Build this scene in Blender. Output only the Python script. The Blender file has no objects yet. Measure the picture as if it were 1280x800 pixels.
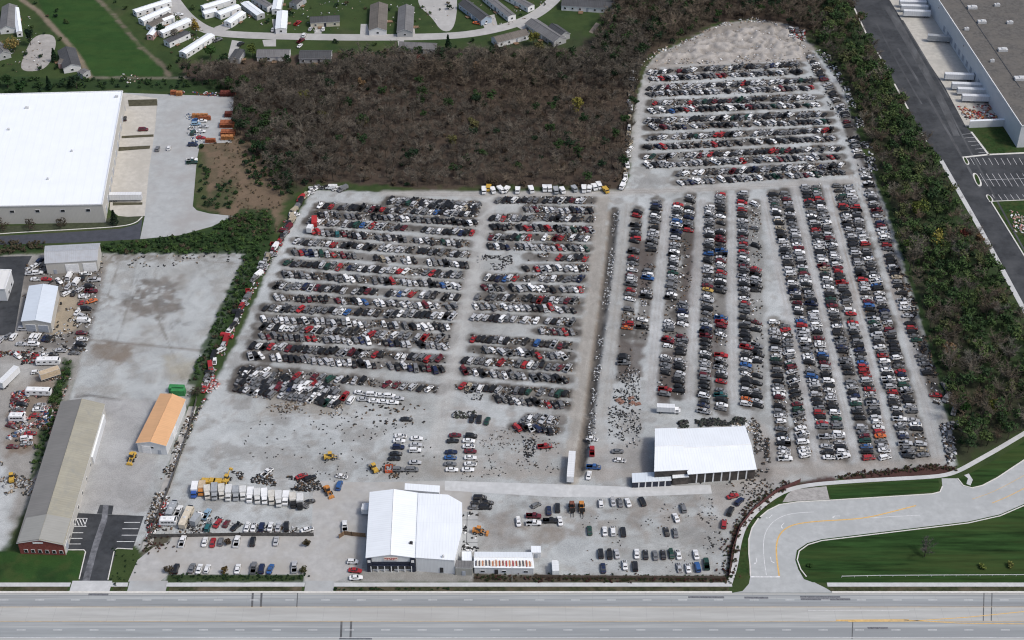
import bpy, bmesh, math, random
import numpy as np
from mathutils import Vector, Matrix
R=random.Random(7); NR=np.random.RandomState(11)
SC=bpy.context.scene; COL=SC.collection
# ------------------------------------------------------------------ camera
PITCH=math.radians(38.0); FPX=1920.0; H=398.0
CY=-H/math.tan(PITCH)
def P(px,py,z=0.0):
    """ground (or height z) point seen at a pixel of the 1280x800 photograph"""
    dx=(px-640)/FPX; dy=-(py-400)/FPX
    d=(dx, math.cos(PITCH)+dy*math.sin(PITCH), -math.sin(PITCH)+dy*math.cos(PITCH))
    t=(z-H)/d[2]
    return (d[0]*t, CY+d[1]*t)
def V3(px,py,z=0.0): x,y=P(px,py,z); return Vector((x,y,z))
cam=bpy.data.cameras.new('camera'); camo=bpy.data.objects.new('camera',cam); COL.objects.link(camo)
camo.location=(0,CY,H); camo.rotation_euler=(math.radians(90)-PITCH,0,0)
cam.sensor_width=36; cam.lens=36*FPX/1280; cam.clip_start=1; cam.clip_end=20000
SC.camera=camo
# ------------------------------------------------------------------ light
w=bpy.data.worlds.new('World'); SC.world=w; w.use_nodes=True
nt=w.node_tree; bg=nt.nodes['Background']; sky=nt.nodes.new('ShaderNodeTexSky'); sky.sky_type='NISHITA'
SUN_EL=math.radians(54); SUN_AZ=math.radians(112)   # azimuth clockwise from +Y : sun on the right, a little in front
sky.sun_disc=False; sky.sun_elevation=SUN_EL; sky.sun_rotation=SUN_AZ; sky.dust_density=4.0; sky.air_density=1.0; sky.ozone_density=1.0
nt.links.new(sky.outputs[0],bg.inputs[0]); bg.inputs[1].default_value=0.11
sl=bpy.data.lights.new('sun','SUN'); so=bpy.data.objects.new('sun',sl); COL.objects.link(so)
sl.energy=1.5; sl.angle=math.radians(9); sl.color=(1.0,0.975,0.92)
sd=Vector((math.sin(SUN_AZ)*math.cos(SUN_EL),math.cos(SUN_AZ)*math.cos(SUN_EL),math.sin(SUN_EL)))
so.rotation_euler=sd.to_track_quat('Z','Y').to_euler()
SC.view_settings.view_transform='Standard'; SC.view_settings.look='None'; SC.view_settings.gamma=1
SC.view_settings.exposure=0.31
SC.cycles.filter_width=1.15; SC.cycles.max_bounces=4; SC.cycles.diffuse_bounces=2; SC.cycles.glossy_bounces=2; SC.cycles.transparent_max_bounces=4
# ------------------------------------------------------------------ tags
def tag(o,label=None,cat=None,group=None,kind=None):
    if label: o['label']=label
    if cat: o['category']=cat
    if group: o['group']=group
    if kind: o['kind']=kind
    return o
def empty(name,loc,rz=0,parent=None):
    o=bpy.data.objects.new(name,None); COL.objects.link(o); o.location=loc; o.rotation_euler=(0,0,rz); o.empty_display_size=.5
    if parent: o.parent=parent
    return o
# ------------------------------------------------------------------ materials
MATS={}
def newmat(name):
    m=bpy.data.materials.new(name); m.use_nodes=True; n=m.node_tree.nodes; b=n['Principled BSDF']; return m,n,m.node_tree.links,b
def mat(name,col,rough=.7,noise=.15,scale=.6,metal=0,spec=.4,detail=5,bump=0,second=None,coord='Object',stretch=(1,1,1)):
    """plain surface with uneven tone: noise = how far the tone wanders, second = colour of patches"""
    if name in MATS: return MATS[name]
    m,n,l,b=newmat(name)
    tc=n.new('ShaderNodeTexCoord'); mp=n.new('ShaderNodeMapping'); mp.inputs['Scale'].default_value=stretch
    l.new(tc.outputs[coord],mp.inputs[0])
    t=n.new('ShaderNodeTexNoise'); t.inputs['Scale'].default_value=scale; t.inputs['Detail'].default_value=detail; t.inputs['Roughness'].default_value=.65
    l.new(mp.outputs[0],t.inputs['Vector'])
    r=n.new('ShaderNodeMapRange'); r.inputs[1].default_value=.3; r.inputs[2].default_value=.7; r.inputs[3].default_value=1-noise; r.inputs[4].default_value=1+noise
    l.new(t.outputs[0],r.inputs[0])
    x=n.new('ShaderNodeMix'); x.data_type='RGBA'; x.blend_type='MULTIPLY'; x.inputs[0].default_value=1
    x.inputs[6].default_value=(*col,1); l.new(r.outputs[0],x.inputs[7]); out=x.outputs[2]
    if second:
        t2=n.new('ShaderNodeTexNoise'); t2.inputs['Scale'].default_value=scale*.23; t2.inputs['Detail'].default_value=6; t2.inputs['Roughness'].default_value=.6
        l.new(mp.outputs[0],t2.inputs['Vector'])
        r2=n.new('ShaderNodeMapRange'); r2.inputs[1].default_value=.45; r2.inputs[2].default_value=.68
        l.new(t2.outputs[0],r2.inputs[0]); y=n.new('ShaderNodeMix'); y.data_type='RGBA'; l.new(r2.outputs[0],y.inputs[0]); l.new(out,y.inputs[6]); y.inputs[7].default_value=(*second,1); out=y.outputs[2]
    l.new(out,b.inputs['Base Color']); b.inputs['Roughness'].default_value=rough; b.inputs['Metallic'].default_value=metal
    b.inputs['Specular IOR Level'].default_value=spec
    if bump:
        bp=n.new('ShaderNodeBump'); bp.inputs['Strength'].default_value=bump; bp.inputs['Distance'].default_value=.05; l.new(t.outputs[0],bp.inputs['Height']); l.new(bp.outputs[0],b.inputs['Normal'])
    MATS[name]=m; return m
def ribmat(name,col,pitch=.6,dark=.82,noise=.08,rough=.45,seam=6.0,stain=None):
    """ribbed sheet metal: ribs across U, sheet joints across V (uv in metres)"""
    if name in MATS: return MATS[name]
    m,n,l,b=newmat(name)
    uv=n.new('ShaderNodeUVMap'); sp=n.new('ShaderNodeSeparateXYZ'); l.new(uv.outputs[0],sp.inputs[0])
    def lines(sock,per,wd):
        a=n.new('ShaderNodeMath'); a.operation='DIVIDE'; l.new(sock,a.inputs[0]); a.inputs[1].default_value=per
        f=n.new('ShaderNodeMath'); f.operation='FRACT'; l.new(a.outputs[0],f.inputs[0])
        c=n.new('ShaderNodeMath'); c.operation='LESS_THAN'; l.new(f.outputs[0],c.inputs[0]); c.inputs[1].default_value=wd/per; return c.outputs[0]
    a=lines(sp.outputs[0],pitch,.10*pitch/.6); c=lines(sp.outputs[1],seam,.12)
    mx=n.new('ShaderNodeMath'); mx.operation='MAXIMUM'; l.new(a,mx.inputs[0]); l.new(c,mx.inputs[1])
    t=n.new('ShaderNodeTexNoise'); t.inputs['Scale'].default_value=.12; t.inputs['Detail'].default_value=6; l.new(uv.outputs[0],t.inputs['Vector'])
    mp=n.new('ShaderNodeMapping'); mp.inputs['Scale'].default_value=(2.2,.12,1); l.new(uv.outputs[0],mp.inputs[0])
    t2=n.new('ShaderNodeTexNoise'); t2.inputs['Scale'].default_value=1; t2.inputs['Detail'].default_value=4; l.new(mp.outputs[0],t2.inputs['Vector'])
    ad=n.new('ShaderNodeMath'); ad.operation='ADD'; l.new(t.outputs[0],ad.inputs[0]); l.new(t2.outputs[0],ad.inputs[1])
    r=n.new('ShaderNodeMapRange'); r.inputs[1].default_value=.7; r.inputs[2].default_value=1.3; r.inputs[3].default_value=1-noise; r.inputs[4].default_value=1+noise*.6; l.new(ad.outputs[0],r.inputs[0])
    r2=n.new('ShaderNodeMapRange'); r2.inputs[3].default_value=1; r2.inputs[4].default_value=dark; l.new(mx.outputs[0],r2.inputs[0])
    m1=n.new('ShaderNodeMath'); m1.operation='MULTIPLY'; l.new(r.outputs[0],m1.inputs[0]); l.new(r2.outputs[0],m1.inputs[1])
    x=n.new('ShaderNodeMix'); x.data_type='RGBA'; x.blend_type='MULTIPLY'; x.inputs[0].default_value=1; x.inputs[6].default_value=(*col,1); l.new(m1.outputs[0],x.inputs[7]); out=x.outputs[2]
    if stain:
        t3=n.new('ShaderNodeTexNoise'); t3.inputs['Scale'].default_value=.35; t3.inputs['Detail'].default_value=7; t3.inputs['Roughness'].default_value=.7; l.new(uv.outputs[0],t3.inputs['Vector'])
        r3=n.new('ShaderNodeMapRange'); r3.inputs[1].default_value=.48; r3.inputs[2].default_value=.66; l.new(t3.outputs[0],r3.inputs[0])
        y=n.new('ShaderNodeMix'); y.data_type='RGBA'; l.new(r3.outputs[0],y.inputs[0]); l.new(out,y.inputs[6]); y.inputs[7].default_value=(*stain,1); out=y.outputs[2]
    l.new(out,b.inputs['Base Color']); b.inputs['Roughness'].default_value=rough; b.inputs['Metallic'].default_value=0; MATS[name]=m; return m
def attrmat(name,rough=.8,noise=.25,scale=1.2,spec=.3,coat=0,scale2=0):
    if name in MATS: return MATS[name]
    m,n,l,b=newmat(name)
    at=n.new('ShaderNodeAttribute'); at.attribute_name='tint'
    tc=n.new('ShaderNodeTexCoord'); t=n.new('ShaderNodeTexNoise'); t.inputs['Scale'].default_value=scale; t.inputs['Detail'].default_value=6; t.inputs['Roughness'].default_value=.75; l.new(tc.outputs['Object'],t.inputs['Vector'])
    r=n.new('ShaderNodeMapRange'); r.inputs[1].default_value=.3; r.inputs[2].default_value=.7; r.inputs[3].default_value=1-noise; r.inputs[4].default_value=1+noise; l.new(t.outputs[0],r.inputs[0])
    x=n.new('ShaderNodeMix'); x.data_type='RGBA'; x.blend_type='MULTIPLY'; x.inputs[0].default_value=1; l.new(at.outputs[0],x.inputs[6]); l.new(r.outputs[0],x.inputs[7])
    out=x.outputs[2]
    if scale2:
        t2=n.new('ShaderNodeTexNoise'); t2.inputs['Scale'].default_value=scale2; t2.inputs['Detail'].default_value=10; t2.inputs['Roughness'].default_value=.72; t2.inputs['Distortion'].default_value=.6; l.new(tc.outputs['Object'],t2.inputs['Vector'])
        r2=n.new('ShaderNodeMapRange'); r2.inputs[1].default_value=.32; r2.inputs[2].default_value=.62; r2.inputs[3].default_value=.80; r2.inputs[4].default_value=1.10; l.new(t2.outputs[0],r2.inputs[0])
        y=n.new('ShaderNodeMix'); y.data_type='RGBA'; y.blend_type='MULTIPLY'; y.inputs[0].default_value=1; l.new(out,y.inputs[6]); l.new(r2.outputs[0],y.inputs[7]); out=y.outputs[2]
    l.new(out,b.inputs['Base Color']); b.inputs['Roughness'].default_value=rough; b.inputs['Specular IOR Level'].default_value=spec; b.inputs['Coat Weight'].default_value=coat
    MATS[name]=m; return m
def objcolmat(name,rough=.35,coat=.4):
    m,n,l,b=newmat(name)
    oi=n.new('ShaderNodeObjectInfo'); tc=n.new('ShaderNodeTexCoord'); t=n.new('ShaderNodeTexNoise'); t.inputs['Scale'].default_value=.9; t.inputs['Detail'].default_value=5
    ad=n.new('ShaderNodeVectorMath'); l.new(tc.outputs['Object'],ad.inputs[0]); l.new(oi.outputs['Random'],ad.inputs[1]); l.new(ad.outputs[0],t.inputs['Vector'])
    r=n.new('ShaderNodeMapRange'); r.inputs[1].default_value=.3; r.inputs[2].default_value=.7; r.inputs[3].default_value=.8; r.inputs[4].default_value=1.1; l.new(t.outputs[0],r.inputs[0])
    x=n.new('ShaderNodeMix'); x.data_type='RGBA'; x.blend_type='MULTIPLY'; x.inputs[0].default_value=1; l.new(oi.outputs['Color'],x.inputs[6]); l.new(r.outputs[0],x.inputs[7])
    l.new(x.outputs[2],b.inputs['Base Color']); b.inputs['Roughness'].default_value=rough; b.inputs['Coat Weight'].default_value=coat; MATS[name]=m; return m
# ------------------------------------------------------------------ mesh builder
class MB:
    def __init__(s): s.v=[];s.f=[];s.m=[];s.uv=[]
    def face(s,pts,mi=0,uv=None):
        i=len(s.v); s.v+= [tuple(p) for p in pts]; s.f.append(tuple(range(i,i+len(pts)))); s.m.append(mi); s.uv+= (uv if uv else [(0,0)]*len(pts))
    def box(s,c,d,mi=0,rz=0,taper=1.0):
        cx,cy,cz=c; a,b,h=d[0]/2,d[1]/2,d[2]/2; co,si=math.cos(rz),math.sin(rz)
        def q(x,y,z): return (cx+x*co-y*si,cy+x*si+y*co,cz+z)
        lo=[q(-a,-b,-h),q(a,-b,-h),q(a,b,-h),q(-a,b,-h)]; t=taper; hi=[q(-a*t,-b*t,h),q(a*t,-b*t,h),q(a*t,b*t,h),q(-a*t,b*t,h)]
        s.face(hi,mi,[(-a,-b),(a,-b),(a,b),(-a,b)]); s.face(lo[::-1],mi)
        for k in range(4):
            j=(k+1)%4; L=d[0] if k%2==0 else d[1]; s.face([lo[k],lo[j],hi[j],hi[k]],mi,[(0,0),(L,0),(L,d[2]),(0,d[2])])
    def cyl(s,c,r,h,n=10,mi=0,axis='z',r2=None):
        r2=r if r2 is None else r2; A=[];B=[]
        for k in range(n):
            a=2*math.pi*k/n; x,y=math.cos(a),math.sin(a)
            if axis=='z': A.append((c[0]+r*x,c[1]+r*y,c[2]-h/2)); B.append((c[0]+r2*x,c[1]+r2*y,c[2]+h/2))
            elif axis=='y': A.append((c[0]+r*x,c[1]+h/2,c[2]+r*y)); B.append((c[0]+r2*x,c[1]-h/2,c[2]+r2*y))
            else: A.append((c[0]-h/2,c[1]+r*x,c[2]+r*y)); B.append((c[0]+h/2,c[1]+r2*x,c[2]+r2*y))
        for k in range(n):
            j=(k+1)%n; s.face([A[k],A[j],B[j],B[k]],mi)
        s.face(A[::-1],mi); s.face(B,mi)
    def bar(s,p,q,wd,mi=0,n=4,w2=None):
        p=Vector(p);q=Vector(q);d=(q-p)
        if d.length<1e-6: return
        z=d.normalized(); u=z.orthogonal().normalized(); v=z.cross(u); w2=wd if w2 is None else w2
        A=[p+(u*math.cos(t)+v*math.sin(t))*wd/2 for t in [2*math.pi*(k+.5)/n for k in range(n)]]
        B=[q+(u*math.cos(t)+v*math.sin(t))*w2/2 for t in [2*math.pi*(k+.5)/n for k in range(n)]]
        for k in range(n):
            j=(k+1)%n; s.face([A[k],A[j],B[j],B[k]],mi)
        s.face(A[::-1],mi); s.face(B,mi)
    def mesh(s,name,mats):
        me=bpy.data.meshes.new(name); me.from_pydata(s.v,[],s.f); me.polygons.foreach_set('material_index',s.m)
        for m in mats: me.materials.append(m)
        u=me.uv_layers.new(name='UVMap'); u.data.foreach_set('uv',np.array(s.uv,dtype=np.float32).ravel()); me.update(); return me
    def build(s,name,mats,parent=None):
        if not isinstance(mats,(list,tuple)): mats=[mats]
        o=bpy.data.objects.new(name,s.mesh(name,mats)); COL.objects.link(o)
        if parent: o.parent=parent
        return o
def rawmesh(name,verts,faces_flat,loop_start,loop_total,mats,matidx=None,facecol=None,ptcol=None):
    me=bpy.data.meshes.new(name); me.vertices.add(len(verts)); me.vertices.foreach_set('co',np.asarray(verts,dtype=np.float32).ravel())
    me.loops.add(len(faces_flat)); me.loops.foreach_set('vertex_index',np.asarray(faces_flat,dtype=np.int32))
    me.polygons.add(len(loop_start)); me.polygons.foreach_set('loop_start',np.asarray(loop_start,dtype=np.int32)); me.polygons.foreach_set('loop_total',np.asarray(loop_total,dtype=np.int32))
    for m in mats: me.materials.append(m)
    if matidx is not None: me.polygons.foreach_set('material_index',np.asarray(matidx,dtype=np.int32))
    if facecol is not None:
        a=me.attributes.new('tint','FLOAT_COLOR','FACE'); a.data.foreach_set('color',np.asarray(facecol,dtype=np.float32).ravel())
    if ptcol is not None:
        a=me.attributes.new('tint','FLOAT_COLOR','POINT'); a.data.foreach_set('color',np.asarray(ptcol,dtype=np.float32).ravel())
    me.update(calc_edges=True); me.validate(); return me
# ------------------------------------------------------------------ polygons in world space
def W(poly,z=0): return [P(x,y,z) for x,y in poly]
def smooth(pts,it=2,closed=False):
    for _ in range(it):
        o=[]
        n=len(pts)
        for i in range(n if closed else n-1):
            a=pts[i];b=pts[(i+1)%n]
            o+= [(a[0]*.75+b[0]*.25,a[1]*.75+b[1]*.25),(a[0]*.25+b[0]*.75,a[1]*.25+b[1]*.75)]
        if not closed: o=[pts[0]]+o+[pts[-1]]
        pts=o
    return pts
def area2(p): return sum(p[i][0]*p[(i+1)%len(p)][1]-p[(i+1)%len(p)][0]*p[i][1] for i in range(len(p)))
def slab(name,pts,z,m,thick=0,label=None,kind='structure',wall=None,parent=None):
    """flat polygon sheet at height z; thick>0 gives it real edges down to the ground"""
    if area2(pts)<0: pts=pts[::-1]
    from mathutils.geometry import tessellate_polygon
    v=[(x,y,z) for x,y in pts]; n=len(v); fs=[]
    for t in tessellate_polygon([[Vector(p) for p in v]]):
        a,b,c=[v[i] for i in t]
        fs.append(tuple(t) if (b[0]-a[0])*(c[1]-a[1])-(c[0]-a[0])*(b[1]-a[1])>0 else tuple(t[::-1]))
    if thick:
        v+= [(x,y,z-thick) for x,y in pts]; fs+= [(n+i,n+(i+1)%n,(i+1)%n,i) for i in range(n)]
    me=bpy.data.meshes.new(name); me.from_pydata(v,[],fs); me.update(); me.materials.append(m)
    o=bpy.data.objects.new(name,me); COL.objects.link(o)
    if kind: o['kind']=kind
    if label: o['label']=label
    if parent: o.parent=parent
    return o
def offset_line(pts,wd):
    n=len(pts);L=[];Rr=[]
    for i in range(n):
        a=pts[max(0,i-1)];b=pts[min(n-1,i+1)]; dx,dy=b[0]-a[0],b[1]-a[1]; l=math.hypot(dx,dy) or 1
        nx,ny=-dy/l*wd/2,dx/l*wd/2; L.append((pts[i][0]+nx,pts[i][1]+ny)); Rr.append((pts[i][0]-nx,pts[i][1]-ny))
    return L,Rr
def ribbon(name,pts,wd,z,m,thick=0,kind='structure',label=None,parent=None):
    L,Rr=offset_line(pts,wd); mb=MB(); s=0
    for i in range(len(pts)-1):
        d=math.dist(pts[i],pts[i+1]); a,b,c,e=(*Rr[i],z),(*Rr[i+1],z),(*L[i+1],z),(*L[i],z)
        mb.face([a,b,c,e],0,[(s,0),(s+d,0),(s+d,wd),(s,wd)]); s+=d
        if thick:
            for p,q in ((a,b),(c,e)): mb.face([(p[0],p[1],z-thick),(q[0],q[1],z-thick),q,p],0)
    if thick:
        for p,q in (((*L[0],z),(*Rr[0],z)),((*Rr[-1],z),(*L[-1],z))): mb.face([(p[0],p[1],z-thick),(q[0],q[1],z-thick),q,p],0)
    o=mb.build(name,m)
    if kind: o['kind']=kind
    if label: o['label']=label
    if parent: o.parent=parent
    return o
def multi_ribbon(name,lines,wd,z,m,kind='structure'):
    mb=MB()
    for pts in lines:
        L,Rr=offset_line(pts,wd)
        for i in range(len(pts)-1): mb.face([(*Rr[i],z),(*Rr[i+1],z),(*L[i+1],z),(*L[i],z)])
    o=mb.build(name,m); o['kind']=kind; return o
def inpoly(X,Y,pts):
    X=np.asarray(X);Y=np.asarray(Y); ins=np.zeros(X.shape,bool); n=len(pts)
    for i in range(n):
        x1,y1=pts[i];x2,y2=pts[(i+1)%n]
        if y1==y2: continue
        c=((y1>Y)!=(y2>Y))&(X<(x2-x1)*(Y-y1)/(y2-y1)+x1); ins^=c
    return ins
def segdist(X,Y,a,b):
    dx,dy=b[0]-a[0],b[1]-a[1]; L=dx*dx+dy*dy or 1e-9
    t=np.clip(((X-a[0])*dx+(Y-a[1])*dy)/L,0,1); return np.hypot(X-(a[0]+t*dx),Y-(a[1]+t*dy))
# ================================================================== GROUND SHEET
GRAVEL=(.385,.405,.41); GWARM=(.325,.334,.328); PALE=(.465,.49,.50); DIRT=(.14,.128,.115); MUD=(.075,.068,.062); LITTER=(.072,.055,.043); SOIL=(.165,.12,.085)
GRASS=(.042,.066,.022); DGRASS=(.026,.050,.018); FIELD=(.026,.064,.016); MAROON=(.07,.035,.033); OLIVE=(.09,.085,.045); CONC=(.44,.435,.42)
GX=np.concatenate([[-6000,-3000,-1500,-800,-500],np.arange(-330,331,.85),[500,800,1500,3000,6000]]); GY=np.concatenate([[-6000,-3000,-1000,-500,-300],np.arange(-195,331,.85),[450,700,1500,3000,6000]])
XX,YY=np.meshgrid(GX,GY); nx,ny=len(GX),len(GY)
def vnoise(X,Y,scale,seed):
    rs=np.random.RandomState(seed); T=rs.rand(256,256); x=X/scale+1000;y=Y/scale+1000; xi=np.floor(x).astype(int);yi=np.floor(y).astype(int); fx=x-xi;fy=y-yi; fx=fx*fx*(3-2*fx);fy=fy*fy*(3-2*fy)
    a=T[yi%256,xi%256];b=T[yi%256,(xi+1)%256];c=T[(yi+1)%256,xi%256];d=T[(yi+1)%256,(xi+1)%256]
    return (a*(1-fx)+b*fx)*(1-fy)+(c*(1-fx)+d*fx)*fy
def fbm(X,Y,scale,seed,oc=4):
    o=0;am=1;t=0
    for k in range(oc): o=o+am*vnoise(X,Y,scale/2**k,seed+k); t+=am; am*=.6
    return o/t
N1=fbm(XX,YY,28,1); N2=fbm(XX,YY,9,20); N3=fbm(XX,YY,4,40,3); N4=fbm(XX,YY,60,60)
COLG=np.zeros((ny,nx,3)); COLG[:]=GRASS
def blend(m,c): COLG[:]=COLG*(1-m[...,None])+np.array(c)*m[...,None]
def ss(x,a,b): t=np.clip((x-a)/(b-a),0,1); return t*t*(3-2*t)
def paint(poly,c,s=1.0,soft=1.2,jit=3.0,world=False,mul=None):
    pts=poly if world else W(poly); xs=[p[0] for p in pts];ys=[p[1] for p in pts]; mg=soft+jit+2
    i0,i1=np.searchsorted(GX,[min(xs)-mg,max(xs)+mg]); j0,j1=np.searchsorted(GY,[min(ys)-mg,max(ys)+mg])
    X=XX[j0:j1,i0:i1];Y=YY[j0:j1,i0:i1]
    if X.size==0: return
    d=np.full(X.shape,1e9)
    for k in range(len(pts)): d=np.minimum(d,segdist(X,Y,pts[k],pts[(k+1)%len(pts)]))
    d=np.where(inpoly(X,Y,pts),d,-d)+(N3[j0:j1,i0:i1]-.5)*jit*2
    m=ss(d,-soft,soft)*s
    if mul is not None: m=m*mul[j0:j1,i0:i1]
    sub=COLG[j0:j1,i0:i1]; sub[:]=sub*(1-m[...,None])+np.array(c)*m[...,None]
def paintline(line,wd,c,s=1.0,soft=.8,jit=.5,mul=None,world=False):
    pts=line if world else W(line); xs=[p[0] for p in pts];ys=[p[1] for p in pts]; mg=soft+jit+wd+2
    i0,i1=np.searchsorted(GX,[min(xs)-mg,max(xs)+mg]); j0,j1=np.searchsorted(GY,[min(ys)-mg,max(ys)+mg])
    X=XX[j0:j1,i0:i1];Y=YY[j0:j1,i0:i1]
    d=np.full(X.shape,1e9)
    for k in range(len(pts)-1): d=np.minimum(d,segdist(X,Y,pts[k],pts[k+1]))
    m=ss(wd/2-d+(N3[j0:j1,i0:i1]-.5)*jit*2,-soft,soft)*s
    if mul is not None: m=m*mul[j0:j1,i0:i1]
    sub=COLG[j0:j1,i0:i1]; sub[:]=sub*(1-m[...,None])+np.array(c)*m[...,None]
def yrow(a,b,n=8): return [(a[0]+(b[0]-a[0])*t/n,a[1]+(b[1]-a[1])*t/n) for t in range(n+1)]
# grass tone wander
blend(ss(N2,.45,.7)*.6,DGRASS); blend(ss(N1,.55,.75)*.35,OLIVE)
# woods floors
WOOD1=[(225,80),(300,75),(345,72),(430,66),(520,64),(600,60),(660,58),(716,60),(745,45),(768,10),(765,-60),(1045,-60),(1063,0),(1030,20),(1010,45),(985,34),(940,24),(900,28),(860,46),(820,64),(800,86),(795,117),(790,160),(784,215),(776,236),(700,234),(600,234),(520,236),(430,230),(385,229),(360,250),(335,215),(310,180),(294,170),(292,118),(235,104)]
WOOD2=[(1010,45),(1030,20),(1063,0),(1083,48),(1107,88),(1132,135),(1172,200),(1222,290),(1275,385),(1300,430),(1300,530),(1240,560),(1200,580),(1190,560),(1188,520),(1175,470),(1155,400),(1132,330),(1110,260),(1090,195),(1075,160),(1055,100),(1030,65)]
paint(WOOD1,LITTER,1,2,4); paint(WOOD2,(.04,.046,.026),1,2,4)
paint([(1000,-20),(1063,0),(1107,88),(1172,200),(1275,385),(1300,430),(1300,470),(1230,470),(1190,380),(1150,260),(1100,140),(1040,40)],DGRASS,.8,6,6)
paint([(520,70),(560,62),(760,40),(780,-20),(900,-20),(880,40),(810,60),(790,100),(770,80),(600,90)],(.04,.045,.03),.5,6,8)
paint([(330,180),(375,235),(360,250),(310,230),(295,170)],DGRASS,.7,3,4)
paint([(38,-20),(98,-20),(124,0),(160,35),(190,68),(208,88),(200,95),(112,95),(88,55),(60,25)],FIELD,1,.8,1)
# brown cleared field and strips
paint([(250,180),(300,165),(325,190),(358,240),(345,290),(325,300),(300,285),(262,262),(246,255)],SOIL,.95,2,3)
paint([(246,190),(256,190),(262,262),(246,255)],GRASS,.8,1,1)
paint([(262,240),(280,225),(300,235),(290,262),(265,262)],DGRASS,.7,2,3)
paint([(0,5),(20,-10),(55,45),(100,95),(60,90)],GRASS,.5,3,3)
# crop field
paint([(38,-20),(98,-20),(124,0),(160,35),(190,68),(208,88),(200,95),(112,95),(88,55),(60,25)],FIELD,1,.8,1)
paintline([(20,-5),(48,14),(70,38),(92,62),(108,88),(112,96)],3.0,(.24,.19,.15),.8)
paintline([(120,-3),(150,28),(175,58),(205,84),(212,95)],2.6,(.17,.14,.11),.8,1.0,1.2)
paintline([(112,97),(200,98),(235,97)],3.0,(.2,.18,.15),.6,1,1.5)
paint([(50,-20),(98,-20),(124,0),(160,35),(188,70),(200,90),(115,92),(88,50)],(.035,.072,.018),.7,2,3,mul=ss(fbm(XX*1.0,YY*3.2,11,500),.42,.62))
paint([(250,180),(300,165),(325,190),(358,240),(345,290),(325,300),(300,285),(262,262)],(.10,.085,.055),.7,2,3,mul=ss(N3,.45,.65))
# bare parcel on the west side
PARC=[(128,316),(305,313),(312,330),(300,365),(272,420),(250,470),(236,492),(232,520),(205,600),(188,660),(178,700),(150,690),(120,650),(100,650),(70,600),(85,500),(95,470),(112,400),(125,350)]
paint(PARC,GRAVEL,1,1,1); paint(PARC,(.30,.298,.285),.75,1,1,mul=ss(N2,.42,.66)); paint(PARC,(.20,.19,.175),.6,1,1,mul=ss(N3,.55,.7)*ss(N1,.4,.6))
N5=fbm(XX,YY,2.6,77,2)
for q,cc,a in (([(172,352),(215,345),(228,385),(200,400),(168,392),(160,372)],(.13,.12,.11),.9),([(150,365),(178,362),(182,380),(160,384)],(.11,.10,.09),.8),([(128,318),(305,315),(305,322),(128,330)],(.16,.145,.125),.8),([(240,330),(285,320),(290,335),(255,345)],(.15,.14,.125),.7),([(115,428),(168,426),(170,440),(150,452),(115,448)],(.17,.14,.115),.95),([(215,400),(240,402),(238,412),(216,410)],(.14,.13,.12),.7),([(120,330),(134,330),(112,420),(100,420)],(.22,.2,.18),.7)): paint(q,cc,a,2,3,mul=ss(N5,.38,.58)*.8+.2*ss(N3,.4,.6))
for ln in ([(150,320),(140,360),(132,372),(165,376)],[(250,318),(262,330),(300,335)],[(180,330),(170,350),(172,372)],[(120,460),(150,430),(170,330)],[(235,490),(215,440),(190,380),(195,330)]): paintline(smooth(ln,2),.7,(.17,.16,.145),.65,.5,.8)
paint([(145,335),(300,320),(290,345),(200,350)],GWARM,.6,3,4)
paint([(175,355),(225,345),(220,385),(160,400)],(.19,.175,.16),.75,4,6,mul=ss(N3,.35,.6))
paint([(112,430),(165,430),(165,450),(115,445)],(.19,.165,.14),.85,2,3); paint([(205,445),(250,450),(240,480),(212,470)],(.33,.31,.25),.7,4,4)
paintline(yrow((115,425),(250,438)),1.5,(.17,.15,.13),.7); paintline(yrow((160,318),(300,330)),1.5,(.16,.14,.12),.5,1,2)
paintline([(95,497),(112,494),(150,500)],1.2,MUD,.8)
paint([(88,498),(128,500),(200,500),(205,520),(185,620),(168,642),(90,640),(100,560)],(.36,.362,.365),.8,2,1)
paint([(96,615),(190,560),(186,625),(170,640),(95,640)],(.29,.285,.275),.5,5,5)
# west scrap yard soil
SCRAPY=[(-10,318),(58,318),(55,330),(130,333),(128,350),(112,400),(95,470),(80,520),(52,600),(20,660),(-10,700)]
paint(SCRAPY,(.29,.28,.265),1,1.5,2); paint([(28,330),(128,333),(112,430),(30,440)],(.13,.12,.11),.8,2,3); paint([(72,372),(98,370),(96,410),(66,420)],(.33,.28,.21),.9,2,3)
paint([(10,520),(48,470),(70,480),(50,560),(10,570)],SOIL,.7,3,5); paint([(-5,452),(45,455),(30,475),(-5,480)],(.38,.38,.37),.8,3,3); paint([(-10,560),(20,600),(10,680),(-10,700)],PALE,.8,2,2)
# hedge strips
for s in ([(-5,300),(55,303),(60,312),(-5,320)],[(1108,240),(1128,300),(1150,370),(1172,440),(1192,520),(1180,520),(1162,440),(1142,370),(1121,300),(1101,240)],[(125,305),(175,300),(262,287),(300,262),(340,262),(345,290),(325,330),(306,318),(130,317)],[(303,318),(328,320),(318,352),(292,402),(266,452),(246,482),(234,480),(255,430),(282,370)],[(80,448),(93,452),(72,520),(48,590),(36,605),(50,540)],[(-5,96),(112,99),(290,100),(292,118),(150,112),(-5,119)]): paint(s,DGRASS,.9,1,2)
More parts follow.
